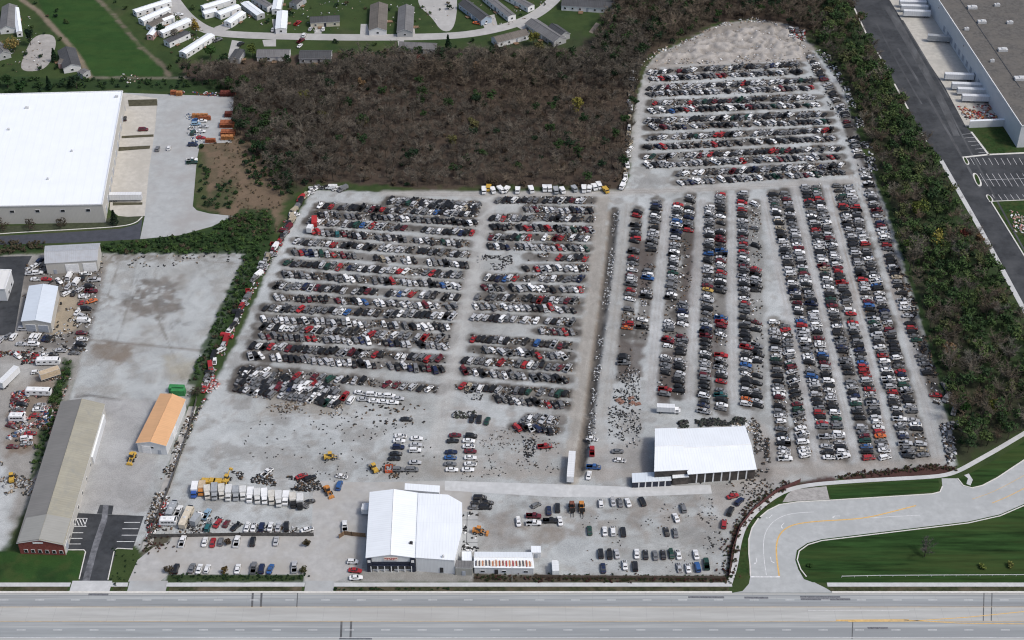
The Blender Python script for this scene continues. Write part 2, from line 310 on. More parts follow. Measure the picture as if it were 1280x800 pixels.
# main yard
YARD=[(392,238),(480,240),(600,240),(700,240),(780,240),(788,215),(794,160),(799,117),(806,88),(822,68),(860,50),(900,30),(940,25),(985,30),(1003,45),(1020,65),(1050,100),(1068,160),(1080,195),(1099,240),(1119,300),(1140,370),(1160,440),(1182,520),(1190,560),(1196,583),(1160,586),(1060,594),(985,605),(938,640),(914,662),(910,722),(690,722),(450,727),(410,729),(205,726),(196,690),(180,690),(215,600),(248,515),(290,440),(330,350),(360,290)]
paint(YARD,GRAVEL,1,1,1.2)
paint(YARD,GWARM,.8,1,1.2,mul=ss(N1,.46,.6)); paint(YARD,PALE,.55,1,1.2,mul=ss(1-N4,.5,.62)); paint(YARD,(.23,.225,.215),.6,1,1.2,mul=ss(N2,.55,.68)); paint(YARD,(.27,.26,.245),.5,1,1.2,mul=ss(N3,.58,.72))
paint([(806,88),(822,68),(860,50),(900,30),(940,25),(985,30),(1003,45),(1020,62),(1010,78),(900,80),(812,86)],(.27,.245,.22),.85,2,3)
paint([(810,80),(860,55),(930,35),(1000,45),(1005,75),(900,82)],(.38,.36,.34),.8,2,4,mul=ss(N3,.45,.6))
# ================================================================== ROWS OF WRECKS  (pixel line start, end), heading in degrees, spacing m, gaps [(from,to)] along 0..1
# name, start, end, heading, spacing, fill, gaps, what the file is called
ROWS=[]
def row(a,b,hd,sp,fill=.93,gaps=(),desc='',mid=None,dens=None): ROWS.append(dict(a=a,b=b,hd=hd,sp=sp,fill=fill,gaps=gaps,desc=desc,mid=mid))
LB=[((399,258),(596,268),(393,266),(597,277)),((386,277),(591,292),(388,288),(588,304)),((369,302),(589,319),(366,313),(586,330)),((357,329),(580,345),(354,341),(577,356)),((345,357),(575,372),(343,370),(571,382)),((331,385),(571,396),(327,397),(567,408)),((322,408),(566,424),(325,418),(562,431)),((314,432),(557,450),(310,443),(555,461))]
up=lambda p,d:(p[0],p[1]+d)
for k,(a,b,c,d) in enumerate(LB):
    a,b,c,d=up(a,-1),up(b,-1),up(c,1),up(d,1)
    row(a,b,63,2.45,.9,((.1+.07*k%.5,.13+.07*k%.5),(.55+.05*(k%4),.6+.05*(k%4)))); row(c,d,114,2.45,.9,((.05*k+.3,.05*k+.36),(.08,.1)))
row((486,249),(600,257),60,2.1,.97); row((486,252),(600,261),60,2.1,.97)
row((310,461),(549,487),58,3.3,.92,((.1,.25),))
for q in range(4): row((300-2*q,463+7*q),(424,486+6*q),62,2.15,.97)
MBk=[((622,251),(741,251),(655,260),(741,262),0),((614,273),(744,274),(614,282),(741,286),1),((612,297),(738,298),(610,306),(738,309),2),((660,322),(736,323),(655,334),(735,334),3),((607,348),(727,349),(603,358),(730,361),4),((594,371),(725,377),(592,381),(723,386),5),((590,397),(722,404),(675,412),(722,415),6),((589,423),(715,433),(590,435),(713,444),7),((580,451),(715,460),(577,462),(712,474),8),((568,483),(712,493),(620,497),(712,506),9)]
for a,b,c,d,k in MBk:
    a,b,c,d=up(a,-1),up(b,-1),up(c,1),up(d,1)
    g=((.2,.5),) if k in (3,) else ((.4,.5),)
    row(a,b,64,2.45,.92,g); row(c,d,115,2.45,.93,((.2,.25),))
row((660,522),(697,526),62,2.6,.95,(),'upper half, last cluster by ditch'); row((643,533),(698,538),118,2.6,.95,(),'lower half, last cluster by ditch')
# top block
TB=[((812,90),(1000,80),(812,98),(1002,89)),((810,110),(1018,100),(810,117),(1017,109)),((812,129),(1022,121),(812,138),(1024,130)),((808,151),(1037,142),(808,159),(1038,151)),((810,172),(1042,162),(807,184),(1042,172)),((806,196),(1050,185),(808,206),(1052,195)),((848,217),(1057,206),(848,228),(1058,214))]
for k,(a,b,c,d) in enumerate(TB): row(a,b,52,2.55,.94,((.15,.18+.02*(k%3)),)); row(c,d,128,2.55,.93,((.5,.52+.03*(k%2)),))
# right hand double columns: listed near end first so that ordinals count from the highway
def col(a,b,desc,fill=.95,gaps=(),hd=-8,sp=2.75,mid=None): row(a,b,hd,sp,fill,gaps,desc,mid)
col((779,470),(797,262),'left file east of the ditch',.85,((0,.06),(.12,.24),(.3,.36)),-14)
col((800,430),(822,250),'right file east of the ditch',.85,((0,.1),(.16,.28),(.33,.42),(.5,.62)),-14)
col((830,494),(848,252),'left file behind the box truck',.9,((.04,.09),(.17,.22),(.38,.46)),-16)
col((848,496),(863,243),'right file behind the box truck',.9,((.28,.32),(.42,.78)),-16)
col((880,515),(888,257),'left file behind the big shed',.96,(),-16)
col((902,512),(901,238),'right file behind the big shed',.9,((.22,.3),(.38,.48)),-16)
col((934,506),(928,240),'left file, sparse column',.96,(),-14)
col((947,508),(944,252),'right file, sparse column',.45,(),-20)
col((981,573),(968,400),'left file, short inner column',.93,(),-6,mid=(974,500))
col((1007,573),(981,405),'right file, short inner column',.95,(),14,mid=(997,510))
col((1037,573),(966,240),'left file, third column from east',.96,(),-4,mid=(1003,407))
col((1055,573),(981,238),'right file, third column from east',.96,(),-4,mid=(1021,407))
col((1087,573),(1007,230),'left file, second column from east',.97,((.1,.115),),3,mid=(1046,405))
col((1107,572),(1019,230),'right file, second column from east',.97,(),3,mid=(1066,402))
col((1137,573),(1047,230),'left file, column beside east lane',.97,(),4,mid=(1095,412))
col((1155,570),(1060,229),'right file, column beside east lane',.97,(),4,mid=(1111,407))
col((1170,496),(1078,205),'edge file along the woods',.85,((.02,.08),(.16,.2)),3,mid=(1139,407))
col((1074,196),(1012,68),'edge file',.85,(),20,mid=(1056,142))
# dirt under the rows of wrecks
for r in ROWS:
    ln=yrow(r['a'],r['b'],6) if not r['mid'] else yrow(r['a'],r['mid'],3)+yrow(r['mid'],r['b'],3)
    paintline(ln,6.0,DIRT,.8,1.0,1.4); paintline(ln,6.0,MUD,.85,1.2,2,mul=ss(N2,.36,.56))
for q in ([(788,300),(812,300),(806,372),(786,372)],[(800,310),(820,312),(812,372),(798,372)],[(862,290),(878,290),(868,385),(850,385)],[(776,425),(806,430),(800,470),(774,470)],[(826,440),(848,440),(838,505),(822,505)],[(886,420),(900,420),(900,470),(886,470)],[(836,300),(846,300),(838,360),(832,360)]): paint(q,(.1,.085,.078),.8,1.2,1.5)
paint([(936,270),(955,270),(958,380),(962,560),(945,560),(938,400)],GWARM,.6,2,3)
# tracks in the aisles
def tracks(line,gap=1.8,wd=.7,c=(.28,.265,.245),s=.6):
    L,Rr=offset_line(smooth(W(line),2),gap); paintline(L,wd,c,s,.5,.3,world=True); paintline(Rr,wd,c,s,.5,.3,world=True)
paintline([(754,250),(746,330),(736,420),(723,520),(713,600)],6,(.33,.31,.28),.85,1.2,2.0)
paintline([(768,262),(761,330),(752,400),(742,470),(733,540),(724,592)],4.2,MUD,.95,.8,.8)
paintline([(762,262),(755,330),(746,400),(736,470),(727,540),(719,592)],1.2,(.2,.175,.15),.7,.6,.5)
tracks([(748,255),(740,340),(729,430),(716,520),(707,600)]); tracks([(756,255),(749,340),(737,430),(724,520)],1.6)
paintline([(782,255),(773,330),(763,420),(754,500),(748,585)],5,(.33,.325,.31),.6,1.5,2)
tracks([(786,255),(778,330),(768,420),(757,520)]); tracks([(612,255),(597,330),(580,400),(562,480),(548,560),(545,590)]); paintline([(611,250),(596,330),(579,400),(561,480),(547,560)],7,(.42,.42,.41),.6,1.5,1)
for k in range(26):
    x0=R.uniform(250,900); y0=R.uniform(500,715) if x0<700 else R.uniform(620,712)
    tracks([(x0,y0),(x0+R.uniform(20,60),y0+R.uniform(-14,14)),(x0+R.uniform(60,130),y0+R.uniform(-25,25))],R.uniform(1.5,1.8),.45,R.choice([(.25,.24,.225),(.3,.29,.275),(.48,.49,.49)]),.45)
for ln in ([(835,255),(822,380),(812,500)],[(878,250),(868,380),(860,500)],[(918,245),(914,380),(915,500)],[(993,235),(1030,400),(1068,575)],[(1035,235),(1075,400),(1112,575)],[(1065,190),(1095,260),(1130,400),(1160,520),(1170,570)],[(955,245),(985,390),(1020,575)]):
    paintline(ln,4.5,(.42,.425,.43),.55,1.2,1); tracks(ln,1.7,.6,(.27,.25,.225),.45)
tracks([(1060,215),(1090,255),(1128,400)],1.8,.8,(.24,.2,.17),.6); tracks([(1040,230),(1078,400)],1.8,.8,(.25,.21,.17),.6)
paintline([(545,590),(800,592),(1000,590),(1170,575)],5,(.3,.28,.255),.7,2,2); paintline([(790,200),(800,130),(815,92)],5,(.4,.4,.395),.7)
paintline([(480,241),(600,243),(780,241),(1080,225)],5,(.38,.37,.355),.7,1.5,1); tracks([(500,243),(700,243),(1000,233)],1.8,.6)
paint([(940,520),(1010,575),(1150,580),(1180,570),(1180,582),(1000,596),(955,590)],(.3,.28,.26),.6,2,3)
# bare areas round the sheds
paint([(560,505),(700,520),(690,590),(560,590)],(.29,.275,.26),.6,4,5,mul=ss(N3,.4,.6))
paint([(330,490),(420,500),(440,520),(330,515)],(.25,.235,.21),.8,3,4); paint([(480,560),(560,575),(560,600),(470,600)],(.25,.24,.22),.6,3,4)
paint([(940,540),(965,560),(960,600),(940,600)],(.14,.125,.115),.7,2,3); paint([(745,560),(812,545),(812,600),(740,600)],(.3,.285,.27),.6,3,3)
paint([(600,640),(880,625),(900,660),(620,672)],(.25,.23,.21),.65,4,5,mul=ss(N3,.38,.6)); paint([(650,660),(700,660),(700,676),(650,676)],(.2,.17,.14),.5,3,3); paint([(600,640),(655,640),(655,688),(600,688)],(.23,.215,.2),.6,2,4)
paint([(888,605),(985,598),(935,640),(900,660),(890,625)],(.3,.28,.26),.7,3,3); paint([(455,714),(590,716),(590,727),(440,727)],(.24,.235,.22),.9,1,1.5)
# mulch bank and slope
paint([(1050,597),(1100,588),(1165,581),(1185,583),(1198,587),(1184,594),(1060,601)],MAROON,.95,.8,.8)
paint([(985,605),(940,638),(918,660),(911,690),(908,724),(916,724),(924,680),(936,655),(968,622),(1045,602),(1040,596)],(.075,.045,.042),.95,.8,1.2)
# front verge between the yard and the highway walk
paint([(-20,690),(105,686),(98,728),(-20,728)],FIELD,1,.3,.3); paint([(145,684),(170,682),(176,690),(180,700),(166,727),(135,727)],GRASS,1,.4,.6); paint([(178,672),(214,670),(210,682),(186,690),(176,694)],(.07,.065,.045),.95,.8,1)
paint([(-20,690),(105,686),(98,728),(-20,728)],(.05,.068,.022),.55,.3,.3,mul=ss(N3,.45,.65)); paint([(-20,690),(105,686),(98,728),(-20,728)],(.012,.035,.012),.5,.3,.3,mul=ss(N2,.5,.65)); paint([(210,718),(380,718),(380,727),(206,727)],(.035,.055,.022),1,.3,.4)
paint([(592,716),(690,720),(912,720),(912,728),(592,728)],(.075,.065,.05),1,.6,.8)
def ditch(line,wd,dep):
    pts=W(line); d=np.full(XX.shape,1e9)
    for k in range(len(pts)-1): d=np.minimum(d,segdist(XX,YY,pts[k],pts[k+1]))
    return -dep*ss(wd-d+(N3-.5)*1.2,0,wd)
ZZ=ditch([(768,264),(761,330),(752,400),(742,470),(733,540),(725,590)],2.6,1.5)
mp=W([(812,82),(822,68),(860,50),(900,32),(940,27),(985,32),(1003,45),(1012,66),(1000,74),(900,79)]); dm=np.full(XX.shape,1e9)
for k in range(len(mp)): dm=np.minimum(dm,segdist(XX,YY,mp[k],mp[(k+1)%len(mp)]))
ZZ=ZZ+np.where(inpoly(XX,YY,mp),ss(dm,0,6)*(ss(N3,.35,.8)*1.6+.1),0)
ca=np.ones((ny,nx,4)); ca[...,:3]=np.clip(COLG*(1+.10*(N3[...,None]-.5)),0,1)
idx=np.arange(nx*ny).reshape(ny,nx); q=np.stack([idx[:-1,:-1],idx[:-1,1:],idx[1:,1:],idx[1:,:-1]],-1).reshape(-1)
nf=(nx-1)*(ny-1); verts=np.stack([XX,YY,ZZ],-1).reshape(-1,3)
gme=rawmesh('ground',verts,q,np.arange(nf)*4,np.full(nf,4),[attrmat('soil_and_gravel',.9,.26,2.2,.15,0,.11)],ptcol=ca.reshape(-1,4))
go=bpy.data.objects.new('ground',gme); COL.objects.link(go); tag(go,kind='structure')
# ================================================================== PAVED SURFACES
asph=mat('asphalt',(.034,.037,.042),.8,.35,.35,second=(.065,.069,.075)); hwy=mat('worn_asphalt',(.285,.305,.315),.8,.2,.3,second=(.235,.25,.262),stretch=(.06,1.6,1))
hwc=mat('centre_lane_concrete',(.40,.405,.395),.8,.14,.35,second=(.35,.345,.33),stretch=(.12,1.4,1)); road=mat('side_road_concrete',(.395,.41,.415),.8,.13,.35,second=(.35,.365,.37)); conc=mat('pale_concrete',(.50,.51,.515),.8,.12,.5,second=(.44,.45,.455))
lotc=mat('lot_pavement',(.375,.39,.395),.8,.12,.25,second=(.33,.325,.32)); kerb=mat('kerb_concrete',(.6,.59,.56),.8,.12,.8); wpaint=mat('white_road_paint',(.62,.63,.64),.7,.25,.8); ypaint=mat('yellow_road_paint',(.62,.40,.13),.7,.25,.8)
tar=mat('tar_seal',(.095,.098,.104),.7,.3,.8); grassm=mat('lawn_grass',(.024,.05,.015),.95,.55,.7,spec=.1,second=(.055,.065,.024),detail=9); grassb=mat('mown_grass',(.021,.05,.014),.95,.7,.28,spec=.1,second=(.05,.07,.022),stretch=(.16,1.6,1),detail=9)
def YL(py): return P(640,py)[1]
XW,XE=-430,430
def hstrip(name,y1,y2,z,m,x1=XW,x2=XE): return slab(name,[(x1,y1),(x2,y1),(x2,y2),(x1,y2)],z,m)
y741,y759,y776,y799=YL(741.5),YL(759),YL(776.5),YL(798)
hstrip('highway',y741,y759,.02,hwy); hstrip('highway',y776,y799,.02,hwy); hstrip('highway_gutter',YL(743.6),y741-.0,.022,hwc); hstrip('road_patch',YL(748.6),YL(745.2),.0235,mat('lane_wear',(.33,.345,.35),.8,.25,.4,stretch=(.05,1.5,1))); hstrip('road_patch',YL(757.2),YL(753.2),.0235,mat('lane_wear_dark',(.25,.265,.275),.8,.25,.4,stretch=(.05,1.5,1))); hstrip('road_patch',YL(784.5),YL(779.5),.0235,mat('lane_wear',(0,0,0))); hstrip('highway_centre_lane',y759,y776,.021,hwc); hstrip('highway_shoulder',y799,YL(845),.02,hwc)
hstrip('highway_kerb',YL(739.2),y741,.13,kerb,XW,P(915,740)[0]); hstrip('highway_kerb',YL(739.2),y741,.13,kerb,P(1040,740)[0],XE)
for nm,py,m in (('edge_line',758.8,ypaint),('edge_line',776.6,ypaint)): hstrip('road_marking',YL(py+.22),YL(py-.22),.028,m)
hstrip('road_marking',YL(797.4),YL(796.9),.028,wpaint)
for ln,wd in (([(1045,775.4),(1136,775)],.55),([(1060,777),(1136,776.6),(1210,771.5),(1285,764)],.3),([(1130,775),(1200,779),(1285,780)],.3)): ribbon('road_marking',W(ln),wd,.031,ypaint)
ribbon('road_marking',W([(1010,763),(1136,763)]),.14,.031,wpaint)
L=[]
for py,x0 in ((750,12),(787.5,9)):
    yy=YL(py); dash=12.19; x=-260+x0
    while x<260: L.append([(x,yy),(x+3.05,yy)]); x+=dash
multi_ribbon('lane_dashes',L,.26,.028,wpaint)
L=[]
for px,(a,b) in ((316,(741.5,759)),(327,(741.5,759)),(427,(776.5,799)),(439,(776.5,799)),(1066,(776,799)),(1230,(741.5,776)),(1240,(741.5,776)),(372,(741.5,759))): L.append([P(px,a),P(px-1,b)])
multi_ribbon('tar_seams',L[:4],.7,.026,tar); multi_ribbon('tar_seams',L[4:],.35,.026,tar)
jl=[]
for k in range(-26,27): jl.append([(k*9.1+1.3*math.sin(k*3.1),y741),(k*9.1+1.3*math.sin(k*3.1),y759)]); jl.append([(k*9.1,y759),(k*9.1,y776)])
multi_ribbon('pavement_joints',jl,.06,.0265,mat('joint_seal',(.26,.265,.265),.8,.3,.8))
L=[[(P(x0,745)[0],YL(y)),(P(x1,745)[0],YL(y+.2))] for x0,x1,y in ((1000,1050,746),(1000,1062,749),(860,905,746.5),(430,470,798),(1075,1100,785),(110,135,743),(930,960,747))]
multi_ribbon('tyre_marks',L,.9,.0255,mat('tyre_rubber_mark',(.13,.135,.15),.8,.5,1.5))
# walk along the highway
def walk(x0,x1,name='sidewalk'): hstrip(name,YL(733.5),YL(728.5),.12,conc,P(x0,731)[0],P(x1,731)[0]); hstrip('verge_strip',YL(739.2),YL(733.5),.06,mat('verge_grass',(.045,.05,.026),.95,.5,.5,spec=.1,second=(.12,.1,.07)),P(x0,736)[0]+1,P(x1,736)[0]-1)
for a,b in ((-200,88),(138,160),(208,381),(417,915),(1034,1500)): walk(a,b)
hstrip('driveway_apron',YL(741.5),YL(726),.024,conc,P(88,735)[0],P(138,735)[0]); hstrip('driveway_apron',YL(741.5),YL(726),.0245,lotc,P(160,735)[0],P(208,735)[0]); hstrip('driveway_apron',YL(741.5),YL(726),.0245,lotc,P(381,735)[0],P(417,735)[0])
# front customer lot and drives
slab('parking_lot',W([(160,727),(172,700),(192,684),(215,676),(215,669),(390,671),(391,617),(402,601),(455,603),(556,601),(556,606),(590,616),(590,640),(463,640),(455,690),(452,712),(420,727),(381,727),(380,718),(210,718),(200,727)]),.012,mat('lot_gravel_pavement',(.39,.388,.382),.85,.13,.35,second=(.35,.335,.31)))
slab('concrete_lane',W([(556,601),(700,605.5),(800,609),(888,606),(890,617),(760,622),(690,621),(556,613)]),.03,conc)
slab('concrete_pad',W([(577,640),(597,639),(597,690),(577,690)]),.03,lotc)
multi_ribbon('pad_joints',[W([(577,650),(597,650)]),W([(577,665),(597,665)]),W([(584,640),(583,690)]),W([(577,678),(597,678)])],.25,.035,tar)
# small office lot west
slab('parking_lot',W([(90,641),(180,645),(166,686),(146,685),(135,727),(99,727),(108,688),(79,686)]),.02,asph)
slab('parking_lot_ramp',W([(125,631),(142,632),(140,643),(121,642)]),.024,asph)
slab('worn_lane',W([(129,631),(136,631),(134,650),(121,690),(112,726),(103,726),(116,680),(127,648)]),.028,mat('worn_wheel_lane',(.16,.165,.18),.8,.5,.5,second=(.05,.052,.06)))
L=[W([(a,y),(b,y)]) for a,b,y in ((155,175,653),(153,173,661),(152,172,669),(146,168,677),(86,104,666),(84,103,673),(82,101,680),(89,108,658))]
L+= [W([(87+k*4,648),(91+k*4,657)]) for k in range(5)]+[W([(87,648),(109,648)]),W([(106,657),(109,648)])]
multi_ribbon('stall_lines',L,.28,.03,wpaint)
ribbon('kerb',W([(80,687.5),(105,687.5),(107,690),(99,724)]),.35,.15,kerb,.14); ribbon('kerb',W([(166,686.5),(147,685.5),(143,688),(135,725)]),.35,.15,kerb,.14)
slab('lane',W([(236,508),(246,508),(235,540),(205,635),(190,682),(176,688),(187,650),(205,600)]),.01,mat('lane_gravel',(.34,.33,.315),.85,.2,.4,second=(.42,.42,.41)))
# side road with its S bend
OUT=[(915,741),(928,739),(936,730),(938,720),(937.6,708),(936,692),(936,674),(940,660),(948,648),(960,638),(974,631),(997,627.5),(1037,625.5),(1110,621),(1165,617.5),(1175,615),(1178,608),(1177,598),(1197,598),(1204,607),(1215,610),(1228,607),(1247,597),(1268,583),(1300,562)]
INN=[(1300,626),(1280,632),(1250,645),(1210,654),(1160,660),(1110,666),(1060,672),(1027,676),(1010,681),(999,689),(996.5,700),(1001,712),(1008,721),(1018,728),(1032,735),(1042,741)]
slab('side_road',W(OUT+INN),.024,road)
ribbon('kerb',W(OUT[3:17]),.4,.15,kerb,.14); ribbon('kerb',W(OUT[18:]),.4,.15,kerb,.14); ribbon('kerb',W(INN[:-3]),.4,.15,kerb,.14)
slab('lawn',W([(1005,724),(998,712),(994,700),(996,688),(1009,679),(1027,674),(1060,670),(1110,664),(1160,658),(1210,652),(1250,643),(1280,630),(1330,612),(1380,628),(1380,728.3),(1030,728.3),(1016,728)][::-1]),.05,grassb)
slab('lawn',W([(1035,609),(1100,604),(1172,599),(1175,606),(1172,614),(1110,619),(1039,624)]),.05,grassb)
slab('lawn',W([(1198,599),(1212,592),(1245,574),(1300,540),(1300,560),(1268,581),(1246,595),(1228,605),(1215,608),(1207,606)]),.05,grassb)
slab('lawn',W([(916,724),(926,690),(932,660),(945,643),(965,627),(985,613),(1000,610),(1034,609),(1039,624),(997,625.5),(972,629),(958,636),(946,647),(938,660),(934,674),(934,692),(935.5,708),(936,718),(930,724)]),.04,grassm)
slab('gravel_pullout',W([(978,628),(984,618),(992,612),(1033,608),(1037,624.5),(997,626.3)]),.055,mat('pullout_gravel',(.33,.32,.31),.9,.25,.6))
slab('culvert_apron',W([(1205,594),(1211,592),(1216,600),(1213,607),(1208,605),(1210,598)]),.07,conc)
ribbon('footpath',smooth(W([(912,729),(919,708),(923,678),(931,655),(947,637),(966,622),(985,612),(1012,606),(1060,602),(1110,599),(1160,596.5),(1183,594),(1200,588),(1225,574),(1250,560),(1300,530)]),2),1.9,.09,conc,.06)
ribbon('road_marking',smooth(W([(974,720),(971,700),(970,682),(974,668),(984,659),(997,654.5),(1022,651.5),(1060,649.5),(1085,647),(1110,641),(1145,632)]),2),.5,.032,ypaint)
ribbon('road_marking',W([(1088,647.5),(1120,645.5),(1150,644)]),.2,.032,wpaint); ribbon('road_marking',smooth(W([(1240,629),(1262,620),(1300,600)]),2),.3,.032,ypaint); ribbon('road_marking',smooth(W([(1215,624),(1245,614),(1300,583)]),2),.16,.032,ypaint)
ribbon('road_marking',smooth(W([(958,719),(955,700),(954,678),(957,664),(966,652),(980,644),(997,641),(1017,640)]),2),.2,.032,wpaint); ribbon('road_marking',W([(938,721),(975,721)]),.6,.032,wpaint)
def arrow(px,py,ang,turn=1):
    x,y=P(px,py); mb=MB(); c,s=math.cos(ang),math.sin(ang)
    def q(a,b): return (x+a*c-b*s,y+a*s+b*c,.033)
    mb.face([q(-1.8,-.12),q(.3,-.12),q(.3,.12),q(-1.8,.12)]); mb.face([q(.3,-.12),q(.9,.5*turn),q(.7,.75*turn),q(.1,.12)][::turn]); mb.face([q(.45,.9*turn),q(1.2,1.1*turn),q(1.0,.3*turn)][::turn]); o=mb.build('turn_arrow',wpaint); o['kind']='structure'
arrow(946,702,math.radians(-90),-1); arrow(964,701,math.radians(-90),1); arrow(977,657,math.radians(-130)); arrow(962,647,math.radians(-130),-1); arrow(1044,645,math.radians(180))
# north-east depot pavement
LE=[(1050,-22),(1063,0),(1085,47),(1110,87),(1135,135),(1156,173),(1177,200),(1228,290),(1280,388),(1320,455)]
slab('depot_drive',W(LE+[(1320,385),(1280,320),(1238,251),(1330,247),(1320,188),(1234,193),(1214,165),(1207,158),(1180,107),(1150,62),(1112,0),(1098,-22)]),.02,asph)
slab('dock_apron',W([(1098,-22),(1112,0),(1150,62),(1180,107),(1207,158),(1260,158),(1234,114),(1208,76),(1190,48),(1165,6),(1148,-22)]),.026,mat('dock_concrete',(.47,.45,.405),.85,.16,.4,second=(.40,.385,.35)))
wl=mat('worn_drive_strip',(.085,.089,.095),.85,.55,.3,second=(.045,.048,.053),stretch=(.8,.25,1),detail=9)
for k,(ln,wd) in enumerate((([(1108,8),(1128,42),(1150,80),(1176,125),(1196,170)],3.2),([(1116,12),(1138,52),(1160,90)],1.6),([(1122,60),(1150,105),(1185,165),(1225,235)],1.3),([(1140,60),(1170,105),(1200,165),(1240,240),(1290,330)],.9),([(1096,30),(1120,75),(1152,130)],.9),([(1128,25),(1160,78),(1186,122)],.8))): ribbon('worn_lane',smooth(W(ln),2),wd,.027+.002*k,wl)
slab('lawn',W([(1218,161),(1256,159),(1272,190),(1238,193)]),.04,grassm)
slab('lawn',W([(1240,252),(1330,250),(1330,392),(1283,322)]),.03,grassm)
ribbon('kerb',W(LE[1:3]),.8,.16,kerb,.15); ribbon('kerb',W([(1097,66),(1110,88)]),.8,.16,kerb,.15); ribbon('kerb',W([(1118,105),(1135,136)]),.8,.16,kerb,.15); ribbon('kerb',W([(1150,163),(1158,177)]),.8,.16,kerb,.15)
ribbon('footpath',W([(1176,200),(1228,291),(1281,389),(1320,455)]),2.2,.1,conc,.08)
ribbon('kerb',W([(1203,197),(1234,193.5),(1330,189)]),1.1,.16,kerb,.15); ribbon('kerb',W([(1214,165),(1236,194)]),1.0,.16,kerb,.15); ribbon('kerb',W([(1238,251),(1281,321),(1322,388)]),.6,.16,kerb,.15); ribbon('kerb',W([(1236,252),(1330,248)]),.4,.16,kerb,.15)
L=[]
for k in range(12):
    L.append(W([(1213+k*7.6,197.5),(1218+k*7.6,206)])); L.append(W([(1225+k*7.6,217),(1235+k*7.6,233)])); L.append(W([(1240+k*7.6,243),(1245+k*7.6,250)]))
for k in range(6): L.append(W([(1201+k*4.4,168+k*4.6),(1216+k*4.0,167+k*4.6)]))
L.append(W([(1226,225),(1320,222)])); multi_ribbon('stall_lines',L,.17,.03,wpaint)
def island(pts):
    o=slab('kerb_island',smooth(W(pts),2,True),.15,kerb,.13); c=[(sum(p[0] for p in pts)/len(pts)),(sum(p[1] for p in pts)/len(pts))]
    slab('island_grass',smooth(W([(c[0]+(p[0]-c[0])*.62,c[1]+(p[1]-c[1])*.8) for p in pts]),2,True),.17,grassm)
island([(1202,196),(1207,196),(1213,205),(1208,207)]); island([(1214,217),(1221,216),(1229,232),(1222,234)]); island([(1231,244),(1236,243),(1243,251),(1238,254)])
# north-west lot
slab('parking_lot',W([(155,116),(292,121),(290,178),(250,180),(246,200),(241,258),(246,263),(262,267),(291,270),(265,283),(225,294),(175,299),(181,270),(186,215),(194,160),(197,125),(155,124)]),.02,lotc)
slab('dock_apron',W([(152,116),(197,123),(194,160),(186,215),(181,270),(160,271),(148,270),(137,262),(140,215),(147,165)]),.024,mat('apron_concrete',(.47,.45,.41),.85,.14,.4,second=(.41,.39,.35)))
slab('front_drive',W([(-60,300),(0,295),(90,290),(150,286),(172,280),(178,272),(175,299),(100,303),(0,306),(-60,308)]),.02,mat('drive_asphalt',(.055,.06,.075),.8,.2,.4))
ribbon('kerb',smooth(W([(-60,298),(0,292),(90,287),(150,283.5),(170,279),(178,271)]),2),.5,.15,kerb,.14)
for a,b,c,d in (((160,125),(196,124),(197,132),(161,133)),((152,170),(192,168),(192,171),(152,173)),((148,184),(188,182),(187,186),(148,189)),((141,253),(178,253),(178,256),(141,257))): slab('dock_planting',W([a,b,c,d]),.06,mat('dry_verge',(.07,.065,.04),.95,.4,.5))
slab('lawn',W([(-60,284),(0,283),(129,277),(137,272),(180,270),(177,275),(150,282.5),(0,291),(-60,297)]),.03,mat('shrub_bed',(.045,.055,.03),.95,.4,.5))
slab('parking_lot',W([(-60,322),(40,320),(32,335),(18,418),(-60,424)]),.014,asph)
# village streets
vr=mat('village_road',(.40,.395,.385),.85,.12,.3,second=(.35,.345,.335))
ribbon('village_road',smooth(W([(205,-18),(222,8),(238,26),(262,40),(300,44),(380,46),(460,47),(540,46),(590,43),(640,32),(672,18),(695,-2),(705,-20)]),3),7.5,.02,vr)
slab('cul_de_sac',smooth(W([(522,-4),(535,-14),(570,-14),(572,10),(567,38),(552,40),(540,22),(524,8)]),2,True),.024,vr)
slab('gravel_pad',smooth(W([(42,44),(66,42),(71,54),(66,68),(62,80),(50,89),(24,89),(30,68)]),2,True),.02,mat('pad_gravel',(.34,.325,.31),.9,.2,.3,second=(.27,.25,.23)))
for k,q in enumerate(([(395,24),(402,24),(402,42),(393,42)],[(451,30),(459,30),(462,43),(450,43)],[(465,34),(480,34),(481,43),(464,43)],[(500,34),(518,34),(519,43),(500,43)],[(328,50),(345,49),(345,58),(330,58)],[(497,51),(505,50),(505,60),(499,62)],[(268,34),(284,28),(288,36),(270,41)],[(290,50),(303,52),(290,75),(284,74)],[(600,22),(618,18),(622,32),(606,36)],[(352,24),(353,43),(343,43),(340,24)],[(655,24),(680,38),(668,46),(645,33)],[(208,10),(225,8),(216,20),(206,16)],[(255,5),(300,-8),(300,-2),(258,10)])): slab('driveway',W(q),.025+.0015*k,vr)
slab('path_strip',W([(736,40),(745,28),(750,30),(741,42)]),.02,mat('path_soil',(.2,.17,.14),.9,.2,.4))
# ================================================================== VEHICLES
paint_m=objcolmat('car_paint',.38,.25); van_m=objcolmat('van_paint',.4,.3)
glass_m=mat('dark_glass',(.018,.022,.027),.22,.2,1,spec=.9); dark_m=mat('black_plastic',(.018,.018,.02),.6,.3,2); tyre_m=mat('tyre_rubber',(.016,.016,.017),.85,.3,3); rim_m=mat('wheel_rim',(.42,.43,.44),.35,.2,2,metal=.6)
bay_m=mat('engine_bay',(.05,.048,.045),.7,.7,3,detail=8,second=(.2,.2,.2)); lamp_m=mat('lamp_lens',(.6,.6,.58),.2,.2,2,spec=.8); tail_m=mat('tail_lens',(.25,.015,.015),.3,.2,2); metal_m=mat('bare_metal',(.3,.3,.3),.5,.4,2); white_m=mat('white_panel',(.78,.79,.8),.4,.1,.5)
